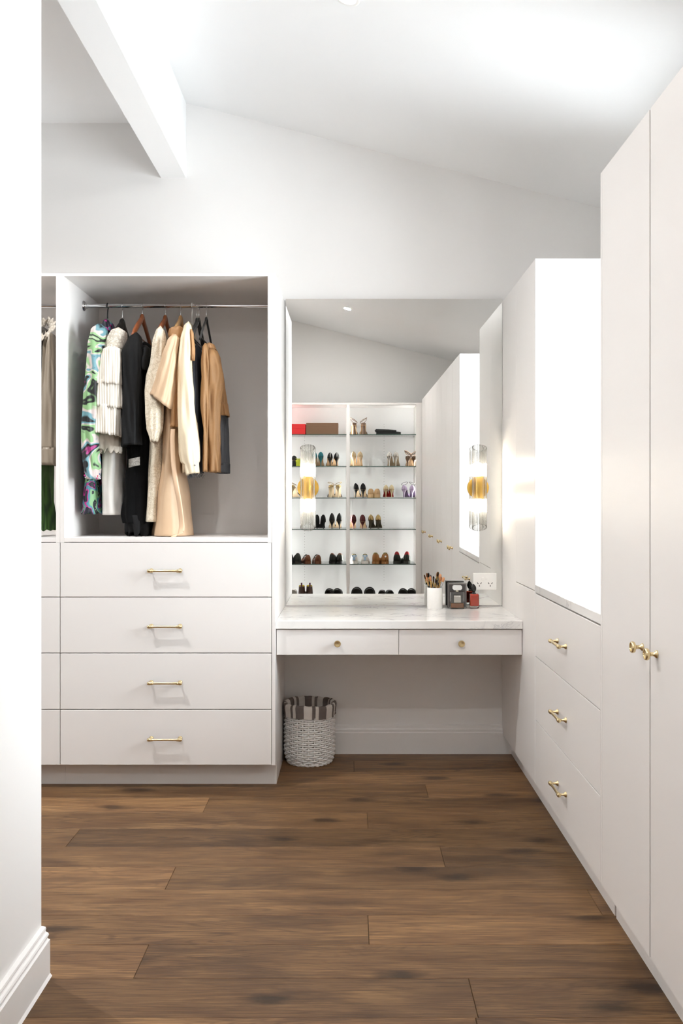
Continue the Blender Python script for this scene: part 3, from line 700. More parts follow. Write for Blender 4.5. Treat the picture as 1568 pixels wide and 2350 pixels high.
def loft(rows, r, bdep, seg=40, fold=0.0, nf=7, ph=0.0, tilt=0.0, step=0.012, power=0.85, yshift=0.0, taper_top=True, foldx=0.0, hem=0.0, crinkle=0.0016):
    """hanging cloth: horizontal rings whose left and right edges follow measured outlines.
    rows: (photo y, left, right[, depth factor]); tilt lifts/drops the lower hem across its width"""
    pts = []
    for row in rows:
        L = W(row[1], row[0], r); R_ = W(row[2], row[0], r); pts.append((L.z, (L.x + R_.x) / 2, (R_.x - L.x) / 2, row[3] if len(row) > 3 else 1.0))
    rnd = random.Random(int(rows[0][0] * 7 + rows[0][1] * 13)); wk = [(rnd.randint(3, 11), rnd.uniform(-5, 5), rnd.uniform(0, 6)) for _ in range(5)]
    z0, z1 = pts[0][0], pts[-1][0]; n = max(6, int((z0 - z1) / step)); out = []
    for i in range(n + 1):
        z = z0 + (z1 - z0) * i / n; k = 0
        while k < len(pts) - 2 and z < pts[k + 1][0]: k += 1
        a, c = pts[k], pts[k + 1]; q = (a[0] - z) / max(1e-6, a[0] - c[0]); q = min(1, max(0, q)); qs = q * q * (3 - 2 * q) * 0.5 + q * 0.5
        xc, hw, df = (a[1] + (c[1] - a[1]) * qs, a[2] + (c[2] - a[2]) * qs, a[3] + (c[3] - a[3]) * qs)
        b = bdep * df; tn = abs(xc) / (r * D)
        ax = math.sqrt(max(hw * hw - (b * tn) ** 2, (0.42 * hw) ** 2))
        t = i / n; ring = []
        for s in range(seg):
            an = 2 * PI * s / seg; ca, sa = math.cos(an), math.sin(an)
            ex = math.copysign(abs(ca) ** power, ca); ey = math.copysign(abs(sa) ** power, sa)
            fo = fold * (0.15 + 0.85 * t) * (math.sin(nf * an + ph + 1.5 * t) + 0.4 * math.sin(2 * nf * an + 2 * ph))
            fo += 0.004 * math.sin(3 * an + 9 * t + ph) + 0.003 * math.sin(5 * an - 23 * t + ph)
            wr = sum(math.sin(k1 * an + k2 * z * 6 + k3) for k1, k2, k3 in wk) * crinkle * min(1, t * 6 + 0.1)
            x = xc + ex * ax * (1 + fo * 3) + foldx * t * math.sin(nf * an + ph) + wr * ca; y = r * D + yshift + ey * b * (1 + fo) + wr * 1.5 * sa
            zz = z + tilt * t ** 3 * ex + (hem * t ** 6 * math.sin(nf * an + ph * 2))
            if taper_top and i == 0: x = xc + (x - xc) * 0.35; y = r * D + yshift + (y - r * D - yshift) * 0.6; zz += 0.004
            ring.append(Vector((x, y, zz)))
        out.append(ring)
    return out
def cloth(name, rows, material, parent, r, bdep, thick=0.0022, cap=True, **kw):
    rr = loft(rows, r, bdep, **kw); b = B().grid(rr, wrap=True)
    if cap: b.add([p for p in rr[0]], [tuple(range(len(rr[0])))])
    return obj(name, b, material, parent, 'all', solid=thick)

GR, AQ, BK, PW_, MG = lin(138, 178, 126), lin(104, 148, 158), lin(24, 25, 27), lin(204, 190, 186), lin(164, 52, 122)
FLORAL = ramp_mat('floral_print', [(0.0, MG), (0.29, MG), (0.31, BK), (0.375, BK), (0.40, AQ), (0.44, AQ), (0.46, PW_), (0.495, PW_), (0.51, GR), (0.56, GR), (0.575, BK), (0.615, BK), (0.64, GR), (0.70, PW_)], 6.0, 0.55, detail=1.2, distortion=1.2, stretch=(1.0, 0.55, 1.5), interp='LINEAR', bump=0.05)
FLORAL2 = ramp_mat('floral_print_hem', [(0.0, lin(24, 26, 40)), (0.42, lin(176, 46, 128)), (0.46, lin(70, 130, 146)), (0.54, lin(132, 176, 128)), (0.60, lin(24, 26, 34)), (0.66, lin(226, 226, 226))], 9.0, 0.55, detail=1.5, distortion=1.8, bump=0.05)
def pleat_mat(name, a, c, sc, rough=0.8):
    return ramp_mat(name, [(0.0, a), (1.0, c)], sc, rough, 'wave', distortion=3.0, stretch=(1, 1, 0.04), interp='LINEAR', bump=0.35)
IVORY = pleat_mat('ivory_pleats', lin(206, 196, 182), lin(244, 238, 228), 26)
LACE = ramp_mat('ivory_lace', [(0.0, lin(236, 230, 220)), (0.2, lin(230, 223, 212)), (0.6, lin(196, 186, 172))], 110, 0.8, 'voronoi', interp='LINEAR', bump=0.3)
SATIN = mat('white_crepe', lin(240, 236, 230), 0.6, var=0.03, scale=5, bump=0.05, bscale=300)
BLKFAB = mat('black_fabric', lin(7, 7, 8), 0.9, spec=0.15, var=0.2, scale=20, bump=0.3, bscale=30)
BLKGL = mat('black_organza', lin(13, 13, 14), 0.75, spec=0.25, var=0.35, scale=24, bump=0.5, bscale=24, stretch=(2, 2, 0.35))
CREAMLACE = ramp_mat('cream_quilt', [(0.0, lin(236, 226, 208)), (0.42, lin(228, 217, 196)), (0.5, lin(204, 189, 164)), (0.56, lin(232, 221, 202))], 22, 0.7, detail=2, distortion=3.0, interp='LINEAR', bump=0.4)
CAMEL = mat('camel_leather', lin(208, 178, 146), 0.5, var=0.06, scale=5, bump=0.1, bscale=14)
CAMELD = mat('camel_leather_dark', lin(180, 136, 92), 0.5, var=0.06, scale=5, bump=0.1, bscale=14)
CREAM = mat('cream_leather', lin(228, 212, 184), 0.38, var=0.04, scale=5, bump=0.1, bscale=12)
TAN = mat('tan_cotton', lin(154, 114, 72), 0.62, var=0.1, scale=9, bump=0.18, bscale=22)
DENIM = mat('dark_denim', lin(36, 39, 46), 0.9, var=0.6, scale=60, bump=0.2, bscale=200, stretch=(3, 3, 0.4))
GDENIM = mat('grey_denim', lin(86, 89, 94), 0.9, var=0.75, scale=70, bump=0.4, bscale=120, stretch=(2, 2, 0.16), spec=0.2)
GREIGE = mat('greige_leather', lin(152, 140, 124), 0.4, var=0.05, scale=5, bump=0.08, bscale=12)
GREEN = pleat_mat('green_pleats', lin(28, 56, 16), lin(62, 98, 36), 22)
SILVER = mat('sequins', lin(150, 146, 140), 0.3, metal=0.6, var=0.8, scale=160, bump=0.8, bscale=220)

def garment(name, px, r, py, label, cat, grp='clothes hanging on the wardrobe rail'):
    p = W(px, py, r); return thing(name, p, label, cat, grp)

# 1 floral shirt dress
g = garment('floral_dress', 214, 0.93, 1178, 'green, black and pink floral shirt dress, leftmost in the wide wardrobe', 'dress')
cloth('body', [(744, 236, 258, 0.4), (758, 224, 262, 0.7), (800, 214, 258), (900, 206, 254), (1000, 204, 250), (1100, 200, 247), (1140, 194, 248), (1178, 189, 249)], FLORAL2, g, 0.935, 0.15, fold=0.03, nf=8, hem=0.004)
sl = cloth('sleeve', [(746, 218, 240, 0.5), (758, 209, 246, 0.8), (790, 203, 243), (850, 197, 240), (915, 192, 236), (980, 188, 229), (1030, 189, 228), (1060, 192, 230), (1080, 195, 231), (1100, 201, 228)], FLORAL, g, 0.893, 0.06, fold=0.02, nf=5)
cloth('collar', [(735, 240, 256, 0.5), (745, 236, 262), (768, 234, 264)], FLORAL2, g, 0.925, 0.08, power=0.7, cap=False)
b = B()
for k in range(40):
    a = random.uniform(0, 2 * PI); c = W(212, 1088, 0.893) + Vector((0.034 * math.cos(a), 0.05 * math.sin(a), random.uniform(-0.022, 0.02)))
    b.lathe([(0.0005, -0.004), (0.004, -0.002), (0.004, 0.002), (0.0005, 0.004)], c, seg=6, mi=random.choice((0, 0, 1, 2, 3)))
obj('cuff_beads', b, [mat('bead_blue', lin(40, 60, 130), 0.3), mat('bead_pink', lin(215, 70, 150), 0.3), mat('bead_white', lin(225, 225, 230), 0.3), mat('bead_red', lin(220, 30, 60), 0.3)], sl, True)

# 2 white tiered dress
g = garment('white_dress', 255, 0.925, 1181, 'ivory dress with lace yoke and three pleated sleeve tiers', 'dress')
cloth('skirt', [(770, 262, 292, 0.5), (860, 244, 292), (1000, 236, 290), (1100, 235, 287), (1181, 237, 289)], SATIN, g, 0.93, 0.11, fold=0.012, nf=4)
cloth('lace_yoke', [(755, 266, 282, 0.5), (762, 258, 291, 0.9), (785, 246, 292), (806, 236, 292)], LACE, g, 0.905, 0.075, fold=0.005)
cloth('tier', [(798, 238, 284), (830, 226, 287), (866, 219, 289), (884, 215, 289)], IVORY, g, 0.897, 0.073, fold=0.012, nf=16, hem=0.0012, tilt=-0.004, seg=128)
cloth('tier', [(868, 222, 284), (900, 213, 287), (936, 208, 286)], IVORY, g, 0.8975, 0.071, fold=0.014, nf=16, ph=1, hem=0.0012, tilt=-0.008, seg=128)
cloth('tier', [(925, 213, 282), (960, 209, 283), (997, 205, 282)], IVORY, g, 0.898, 0.069, fold=0.016, nf=16, ph=2, hem=0.002, tilt=-0.012, seg=128)
cloth('tulle_fringe', [(990, 224, 276), (1015, 226, 278), (1036, 228, 278)], ramp_mat('tulle', [(0.0, lin(226, 218, 206)), (1.0, lin(196, 186, 172))], 30, 0.9, interp='LINEAR'), g, 0.905, 0.055, fold=0.06, nf=11, hem=0.012, seg=66)

# 3 black dress
g = garment('black_dress', 312, 0.925, 1226, 'long black organza dress with a silver sequin patch', 'dress')
cloth('body', [(790, 322, 352, 0.6), (830, 300, 356), (950, 292, 358), (1050, 296, 356), (1100, 290, 356), (1180, 283, 356), (1200, 288, 354)], BLKFAB, g, 0.93, 0.13, fold=0.03, nf=7)
cloth('sleeve', [(766, 306, 322, 0.5), (778, 294, 326, 0.8), (812, 279, 330), (850, 280, 328), (920, 281, 325), (980, 280, 323), (1023, 280, 323)], BLKGL, g, 0.897, 0.06, fold=0.045, nf=6, tilt=0.004)
cloth('shoulder_drape', [(795, 320, 346, 0.6), (830, 312, 346), (852, 318, 344)], BLKGL, g, 0.903, 0.06, fold=0.05, nf=5)
cloth('tulle_hem', [(1176, 290, 352), (1205, 292, 350), (1226, 296, 348)], BLKGL, g, 0.925, 0.10, fold=0.09, nf=9, hem=0.014, seg=64)
c = W(309, 1061, 0.894)
b = B(); rows = []
for i in range(9):
    q = i / 8; rows.append([Vector((c.x - 0.027 + 0.054 * k / 9, c.y - 0.016 * math.cos((k / 9 - 0.5) * 2.2), c.z + 0.020 - 0.04 * q + 0.012 * (k / 9 - 0.5))) for k in range(10)])
obj('sequin_patch', B().grid(rows), SILVER, g, 'all', solid=0.003)

# 4 cream lace coat
g = garment('cream_lace_coat', 356, 0.92, 1196, 'long cream quilted lace coat with gathered balloon sleeve', 'coat')
cloth('body', [(760, 366, 384, 0.6), (800, 354, 392), (1000, 346, 392), (1100, 342, 388), (1196, 336, 384)], CREAMLACE, g, 0.93, 0.14, fold=0.012, nf=4)
cloth('sleeve', [(752, 364, 374, 0.5), (760, 358, 378, 0.8), (785, 351, 381), (830, 346, 380), (868, 337, 378), (900, 334, 376), (950, 334, 374), (985, 336, 372), (1004, 343, 367), (1014, 346, 364)], CREAMLACE, g, 0.894, 0.05, fold=0.02, nf=6, hem=0.003)

# 5 camel coat with belt
g = garment('camel_coat', 392, 0.92, 1228, 'long camel leather coat with wide short sleeve and hanging belt', 'coat')
cloth('body', [(758, 398, 425, 0.6), (790, 388, 428), (850, 382, 428), (950, 378, 427), (1080, 372, 428), (1150, 362, 434), (1228, 352, 444)], CAMEL, g, 0.928, 0.15, fold=0.03, nf=4, ph=0.7)
cloth('sleeve', [(770, 392, 412, 0.5), (782, 384, 412, 0.8), (820, 372, 407), (870, 359, 402), (905, 351, 397), (922, 346, 393)], CAMEL, g, 0.888, 0.06, fold=0.012, nf=3, tilt=-0.036, seg=48)
cloth('collar', [(752, 402, 424, 0.7), (756, 392, 430), (772, 388, 430), (790, 396, 424)], CAMELD, g, 0.912, 0.09, cap=False)
cloth('back_panel', [(800, 396, 424), (900, 394, 416), (980, 392, 408)], CAMELD, g, 0.893, 0.02, fold=0.02, nf=3)
bp = [W(397, 985, 0.888), W(396, 1010, 0.887), W(398, 1060, 0.886), W(404, 1110, 0.886), W(411, 1150, 0.886), W(416, 1190, 0.886), W(417, 1212, 0.886), W(412, 1226, 0.885), W(396, 1231, 0.884)]
rows = []
def cat(P, s):
    k = min(int(s), len(P) - 2); q = s - k
    p0, p1, p2, p3 = P[max(0, k - 1)], P[k], P[k + 1], P[min(len(P) - 1, k + 2)]
    return 0.5 * ((2 * p1) + (p2 - p0) * q + (2 * p0 - 5 * p1 + 4 * p2 - p3) * q * q + (3 * p1 - p0 - 3 * p2 + p3) * q ** 3)
for i in range(65):
    s = i / 64 * (len(bp) - 1); c = cat(bp, s); wd = (0.0105 + 0.004 * i / 64) if i < 54 else 0.0145
    tw = 0.35 * math.sin(i * 0.13)
    rows.append([c + Vector((wd * q * math.cos(tw), wd * q * math.sin(tw) - 0.002 * (1 - q * q), (0.006 if i > 52 else 0) * q)) for q in (-1, -0.5, 0, 0.5, 1)])
obj('belt', B().grid(rows), mat('belt_leather', lin(222, 190, 158), 0.45, var=0.05, scale=8, bump=0.1, bscale=30), g, 'all', solid=0.004)

# 6 cream leather jacket
g = garment('cream_jacket', 432, 0.92, 1090, 'cream leather jacket with long sleeve and press-stud cuff', 'jacket')
cloth('body', [(745, 430, 446, 0.6), (780, 420, 450), (850, 414, 452), (950, 416, 454), (1086, 420, 452)], CREAM, g, 0.93, 0.13, fold=0.012, nf=4)
sl = cloth('sleeve', [(742, 428, 438, 0.5), (750, 422, 440, 0.8), (782, 414, 441), (840, 407, 443), (918, 408, 449), (987, 408.5, 454), (1037, 412, 457), (1060, 416, 458), (1064, 424, 456), (1088, 428, 459)], CREAM, g, 0.892, 0.055, fold=0.012, nf=5, tilt=0.006, step=0.008)
c = W(447, 1068, 0.8808); obj('press_stud', B().lathe([(0.0005, -0.004), (0.004, -0.0035), (0.0045, 0.0)], c, 'y', 14), CHROME, sl, True)
cloth('lapel', [(758, 436, 444), (800, 438, 446), (828, 440, 446)], CAMELD, g, 0.889, 0.02, cap=False, fold=0.02)

# 7 dark denim, 8 grey denim, 9 tan jacket
g = garment('denim_jacket', 452, 0.925, 1094, 'dark blue denim jacket with frayed hem beside the cream jacket', 'jacket')
cloth('body', [(796, 448, 462, 0.6), (820, 443, 466), (900, 442, 468), (1000, 440, 468), (1085, 438, 466)], DENIM, g, 0.915, 0.12, fold=0.03, nf=5)
b = B()
for k in range(70):
    a = random.uniform(PI, 2 * PI); c = W(452, 1083, 0.915) + Vector((0.028 * math.cos(a), 0.118 * math.sin(a), 0))
    b.tube([c, c + Vector((random.uniform(-0.006, 0.006), 0, -0.012)), c + Vector((random.uniform(-0.012, 0.012), random.uniform(-0.01, 0.01), -random.uniform(0.018, 0.034)))], 0.0007, 4)
o = obj('frayed_hem', b, GDENIM, g); o['kind'] = 'stuff'
g = garment('grey_denim_jacket', 510, 0.93, 1087, 'grey washed denim garment hanging behind the tan jacket', 'jacket')
cloth('body', [(830, 486, 506, 0.6), (900, 488, 518), (960, 490, 524), (1040, 492, 526), (1068, 493, 527)], GDENIM, g, 0.94, 0.12, fold=0.035, nf=7)
cloth('waistband', [(1064, 492, 528), (1086, 493, 527)], GDENIM, g, 0.94, 0.124, fold=0.01, taper_top=False, cap=False)
g = garment('tan_jacket', 490, 0.925, 1084, 'tan cotton jacket hanging open, rightmost group of clothes', 'jacket')
cloth('front_panel', [(790, 466, 478, 0.6), (804, 465, 480), (840, 463, 482), (930, 463, 482), (990, 467, 480), (1040, 468, 480), (1083, 467, 479)], TAN, g, 0.897, 0.04, fold=0.03, nf=4, ph=1)
cloth('body', [(802, 474, 498, 0.6), (820, 472, 505), (860, 473, 512), (940, 474, 508), (1000, 474, 506), (1084, 481, 507)], TAN, g, 0.905, 0.06, fold=0.05, nf=4, ph=2.2)
cloth('sleeve', [(796, 480, 492, 0.5), (808, 480, 501, 0.8), (832, 486, 508), (878, 494, 516), (925, 498, 521), (954, 501, 525)], TAN, g, 0.925, 0.055, fold=0.02, nf=4, tilt=0.003)
cloth('cuff', [(926, 497, 523), (956, 500, 527)], TAN, g, 0.924, 0.06, fold=0.008, taper_top=False, cap=False)
cloth('collar', [(790, 472, 492, 0.8), (804, 474, 498)], CAMELD, g, 0.915, 0.06, cap=False)

# clothes in the narrow left wardrobe
hg = 'clothes in the second wardrobe'
g = garment('ruffled_blouse', 98, 0.915, 905, 'dark embellished blouse with white ruffled collar in the narrow left wardrobe', 'blouse', hg)
cloth('bodice', [(752, 78, 112, 0.6), (790, 70, 116), (846, 72, 106), (900, 68, 104)], mat('dark_lace', lin(92, 86, 80), 0.6, var=0.5, scale=60, bump=0.6, bscale=80), g, 0.915, 0.09, fold=0.03)
rows = []
for i in range(5):
    rows.append([W(100, 757, 0.903) + Vector(((0.030 + 0.009 * i + 0.007 * math.sin(11 * a + i)) * math.cos(a) * 0.95, 0.04 * math.sin(a) - 0.004 * i, (0.034 + 0.007 * i) * math.sin(a + 0.3) + 0.008 * math.sin(13 * a + i))) for a in [2 * PI * k / 90 for k in range(90)]])
obj('ruffle', B().grid(rows, wrap=True), LACE, g, 'all', solid=0.0012)
g = garment('greige_jacket', 112, 0.90, 1070, 'greige leather jacket in the narrow left wardrobe', 'jacket', hg)
cloth('body', [(768, 112, 128, 0.6), (800, 104, 132), (900, 98, 136), (1068, 90, 134)], GREIGE, g, 0.92, 0.12, fold=0.02, nf=4)
cloth('sleeve', [(766, 114, 122, 0.6), (790, 109, 126, 0.9), (838, 104, 130), (974, 95, 132), (1030, 93, 133)], GREIGE, g, 0.892, 0.05, fold=0.012, nf=4)
cloth('cuff', [(1028, 92, 134), (1067, 91.5, 133)], GREIGE, g, 0.892, 0.052, fold=0.006, taper_top=False, cap=False)
g = garment('green_skirt', 105, 0.92, 1226, 'dark green pleated skirt at the bottom of the narrow left wardrobe', 'skirt', hg)
cloth('skirt', [(1060, 92, 118), (1120, 84, 122), (1215, 74, 127)], GREEN, g, 0.92, 0.12, fold=0.07, nf=10, hem=0.006, seg=80)

# ---------------------------------------------------------------- shoe shelves behind the camera (seen in the mirror)
YS = -0.555                                  # front plane of the shelving
YSB = YS - 0.43
def sx(px): return MR(px, 1100, YS).x
def sz(py): return MR(800, py, YS).z
SX0, SX1 = sx(955.5), XF                      # right stile
DV0, DV1 = sx(795.6), sx(802.3)               # divider
LX = -0.79
ZTOP_IN, ZTOP = sz(928.6), sz(924.2)
sh = thing('shoe_shelving', ((LX + XF) / 2, (YS + YSB) / 2, 0), 'white built-in shoe shelving with glass shelves, reflected in the mirror', 'shelving')
WS = mat('shelf_white', lin(236, 236, 236), 0.45, var=0.01)
obj('back_panel', B().box(NX1 + 0.03, XF, YSB, YSB + 0.012, 0.10, ZTOP), WS, sh)
obj('right_stile', B().box(SX0, XF - 0.0005, YS, YSB + 0.012, 0, ZTOP, 0.001), CAB, sh)
obj('divider', B().box(DV0, DV1, YS, YSB + 0.012, 0.10, ZTOP_IN - 0.0005, 0.001), TRIM, sh)
obj('left_stile', B().box(NX1 + 0.03, LX, YS, YSB + 0.012, 0, ZTOP, 0.001), CAB, sh)
obj('top_panel', B().box(LX, SX0, YS, YSB + 0.012, ZTOP_IN, ZTOP, 0.0008), CAB, sh)
STRIP = 9.0  # power of the concealed strips added to brighten the shelving
for xs_, sg in ((LX, 1), (DV0, -1), (DV1, 1), (SX0, -1)):
    o = obj('added_led_strip', B().box(min(xs_, xs_ + sg * 0.005), max(xs_, xs_ + sg * 0.005), YS - 0.045, YS - 0.03, 0.3, ZTOP_IN - 0.02), WHITE, sh)
    ld = bpy.data.lights.new('added_led_light', 'AREA'); ld.shape = 'RECTANGLE'; ld.size = 0.01; ld.size_y = ZTOP_IN - 0.4; ld.energy = STRIP; ld.color = (1.0, 0.99, 0.98); ld.spread = math.radians(140)
    lo = bpy.data.objects.new('added_led_light', ld); COL.objects.link(lo); lo.parent = o
    lo.location = (sg * 0.007, 0, (ZTOP_IN - 0.4) / 2 + 0.04); lo.rotation_euler = Vector((sg * 0.55, -0.9, 0)).to_track_quat('-Z', 'Y').to_euler()
SHZ = [sz(v) for v in (996.5, 1069.5, 1142.3, 1214.5, 1294.8, 1374.5)]
obj('bottom_shelf', B().box(LX, SX0, YS, YSB + 0.012, SHZ[5] - 0.025, SHZ[5]), CAB, sh)
obj('plinth', B().box(LX, SX0, YS + -0.0, YS - 0.018, 0, SHZ[5] - 0.026), CAB, sh)
for z in SHZ[:5]:
    for a, c in ((LX, DV0), (DV1, SX0)):
        b = B().box(a + 0.001, c - 0.001, YSB + 0.02, YS - 0.014, z - 0.008, z)
        b.m[:] = [1 if abs(sum(b.v[i].y for i in f) / 4 - (YS - 0.014)) < 1e-4 else 0 for f in b.f]
        obj('glass_shelf', b, [GLASS, GEDGE], sh)
for px in (699.5, 881.5):
    b = B(); x = MR(px, 1100, YSB).x; z = SHZ[5] + 0.17
    while z < SHZ[0] + 0.15:
        b.lathe([(0.003, 0.0), (0.003, 0.0006)], (x, YSB + 0.012, z), 'y', 8); z += 0.032
    o = obj('peg_holes', b, BLACK, sh); o['kind'] = 'stuff'

# ---- shoe builders: heel toward +y (the mirror), toe toward -y, base at z=0
def bed(q, Hh, toe=0.010):
    """height of the foot bed along the shoe, q 0 heel .. 1 toe"""
    if q < 0.2: return Hh
    if q < 0.68:
        s = (q - 0.2) / 0.48; s = s * s * (3 - 2 * s); return Hh + (toe - Hh) * s
    return toe
def halfw(q, Wd, pointed):
    he = Wd * 0.40
    if q < 0.12: return he * math.sqrt(max(0.02, 1 - (1 - q / 0.12) ** 2))
    if q < 0.4: return he + (Wd * 0.36 - he) * (q - 0.12) / 0.28
    if q < 0.7: s = (q - 0.4) / 0.3; s = s * s * (3 - 2 * s); return Wd * (0.36 + 0.14 * s)
    s = (q - 0.7) / 0.3
    return Wd * 0.5 * ((1 - s ** 1.5) * 0.97 + 0.03 if pointed else math.sqrt(max(0.004, 1 - s ** 2.6)))
def shoe_upper(L, Wd, Hh, ch, mid, vamp, pointed=True, open_to=0.62, flare=0.0, back_closed=2, n=26, m=19, cpow=0.62):
    b = B(); rows = []
    for i in range(n + 1):
        q = i / n; w = halfw(q, Wd, pointed); z0 = bed(q, Hh)
        if q < 0.12: h = ch
        elif q < 0.42: s = (q - 0.12) / 0.3; h = ch + (mid - ch) * s
        elif q < 0.7: s = (q - 0.42) / 0.28; h = mid + (vamp - mid) * s
        else: s = (q - 0.7) / 0.3; h = vamp * (1 - 0.6 * s ** 1.5)
        r = []
        for k in range(m):
            a = PI * k / (m - 1)
            r.append(Vector((w * math.copysign(abs(math.cos(a)) ** (cpow if q < 0.45 else 0.62), math.cos(a)) * (1 + flare * math.sin(a) * (1 if q < 0.4 else 0)), -L * q - 0.004 * math.sin(a) * (1 if q < 0.1 else 0) * -1, z0 - 0.002 + h * math.sin(a) ** 0.85)))
        rows.append(r)
    lo, hi = int(m * 0.27), int(m * 0.73) - 1
    b.grid(rows, skip=lambda i, k: back_closed <= i < n * open_to and lo <= k <= hi)
    b.add(rows[0], [tuple(range(m))])
    return b
def shoe_sole(L, Wd, Hh, th=0.006, pointed=True, grow=1.0, flat=False):
    b = B(); rows = []; n = 22
    for i in range(n + 1):
        q = i / n; w = halfw(q, Wd, pointed) * grow; z0 = bed(q, Hh)
        zb = 0.0 if flat else max(0.0, z0 - th)
        rows.append([Vector((-w, -L * q, z0)), Vector((-w, -L * q, zb)), Vector((-w * 0.5, -L * q, zb)), Vector((w * 0.5, -L * q, zb)), Vector((w, -L * q, zb)), Vector((w, -L * q, z0)), Vector((0, -L * q, z0 + 0.001))])
    b.grid(rows, wrap=True); b.add(rows[0], [tuple(range(7))]); b.add(rows[-1], [tuple(range(7))])
    return b
def heel_part(L, Wd, Hh, kind):
    b = B(); rows = []; n = 10
    for i in range(n + 1):
        q = i / n; z = Hh - 0.003 - (Hh - 0.003) * q
        if kind == 'stiletto':
            rx = Wd * 0.33 * (1 - q) ** 2.6 + 0.0048; ryy = Wd * 0.30 * (1 - q) ** 2.2 + 0.005; yc = -0.026 + 0.012 * q
        elif kind == 'flare':
            rx = Wd * 0.2 + Wd * 0.14 * (abs(q - 0.25)) ; ryy = Wd * 0.22; yc = -0.026
        else:
            rx = Wd * 0.37; ryy = Wd * 0.36; yc = -0.030
        rows.append([Vector((rx * math.cos(a), yc + ryy * math.sin(a), z)) for a in [2 * PI * k / 14 for k in range(14)]])
    b.grid(rows, wrap=True); b.add(rows[0], [tuple(range(14))]); b.add(rows[-1], [tuple(range(14))]); return b
def smat(c, rough=0.4, metal=0.0, **k):
    return mat('shoe_%d_%d_%d_%d' % (c[0], c[1], c[2], int(metal * 10)), lin(*c), rough, metal, var=0.08, scale=40, **k)
SHOES = {}
def pump(key, Hh, Wd, ch, up, sole, heel, kind='stiletto', L=0.235, pointed=True, mid=0.022, vamp=0.045, strap=None, stripe=None, open_to=0.62, flare=0.0):
    P = [('upper', shoe_upper(L, Wd, Hh, ch * 1.08, mid, vamp, pointed, open_to, flare, cpow=1.25 if pointed else 0.9), up, 'all', 0.0016), ('sole', shoe_sole(L, Wd, Hh, 0.005, pointed), sole, 0.5, 0), ('heel', heel_part(L, Wd, Hh, kind), heel, 'all', 0)]
    if strap:
        hz, rx, c, rad = strap
        P.append(('ankle_strap', B().tube([(rx * math.cos(a), -0.035 + 0.04 * math.sin(a) - 0.012, Hh + ch + hz * (0.5 + 0.5 * math.sin(a + 0.9))) for a in [2 * PI * k / 24 for k in range(24)]], rad, 6, closed=True), c, 'all', 0))
    if stripe:
        P.append(('stripe', B().tube([(0, 0.0045, Hh + 0.008), (0, 0.006, Hh + ch * 0.5), (0, 0.003, Hh + ch * 0.98)], 0.0035, 6), stripe, 'all', 0))
    SHOES[key] = P
def sandal(key, Hh, Wd, up, sole, heel, kind='stiletto', L=0.235, loops=1, ch=0.026, rad=0.0022, tall=0.04, toe_up=None):
    P = [('sole', shoe_sole(L, Wd, Hh, 0.007), sole, 0.5, 0), ('heel', heel_part(L, Wd, Hh, kind), heel, 'all', 0)]
    b = B()
    rows = []
    for i in range(5):
        q = i / 4; rows.append([Vector((Wd * 0.36 * math.sin(a), -0.03 + 0.032 * math.cos(a), Hh - 0.002 + ch * q * (0.6 + 0.4 * math.cos(a)))) for a in [-1.5 + 3.0 * k / 14 for k in range(15)]])
    b.grid(rows); P.append(('heel_counter', b, up, 'all', 0.0015))
    for k in range(loops):
        b = B().tube([(Wd * (0.46 + 0.05 * k) * math.cos(a), -0.045 + 0.045 * math.sin(a), Hh + ch + tall * (0.4 + 0.6 * math.sin(a * 1.0 - 0.9 - k)) + 0.012 * k) for a in [2 * PI * j / 26 for j in range(26)]], rad, 6, closed=True)
        P.append(('ankle_strap', b, up, 'all', 0))
    for (qq, rr) in ((0.70, 0.0035), (0.82, 0.0035)):
        w = halfw(qq, Wd, True) + 0.004
        P.append(('toe_strap', B().tube([(w * math.cos(a), -L * qq, 0.006 + 0.046 * math.sin(a)) for a in [PI * j / 12 for j in range(13)]], rr * 1.8, 6), toe_up or up, 'all', 0))
    SHOES[key] = P
def flat(key, Hh, Wd, ch, up, sole, L=0.25, lining=None, pointed=False, mid=0.045, vamp=0.055, sole_h=0.014, open_to=0.55, heel_h=None, laces=None, extra=None, flare=0.0):
    hb = Hh
    P = [('upper', shoe_upper(L, Wd, hb, ch, mid, vamp, pointed, open_to, flare), up, 'all', 0.003), ('sole', shoe_sole(L, Wd, hb, 0.012, pointed, 1.06, flat=True), sole, 0.5, 0)]
    if lining:
        P.append(('lining', shoe_upper(L * 0.93, Wd * 0.90, hb + 0.001, ch + 0.004, mid + 0.003, vamp * 0.93, pointed, open_to, flare), lining, 'all', 0.001))
    if laces:
        for j in range(3):
            w = Wd * 0.36; qq = 0.45 + 0.07 * j
            P.append(('lace', B().tube([(w * math.cos(a), -L * qq, bed(qq, hb) + 0.02 + 0.055 * math.sin(a)) for a in [0.3 + (PI - 0.6) * k / 8 for k in range(9)]], 0.004, 6), laces, 'all', 0))
    if extra: P += extra
    SHOES[key] = P
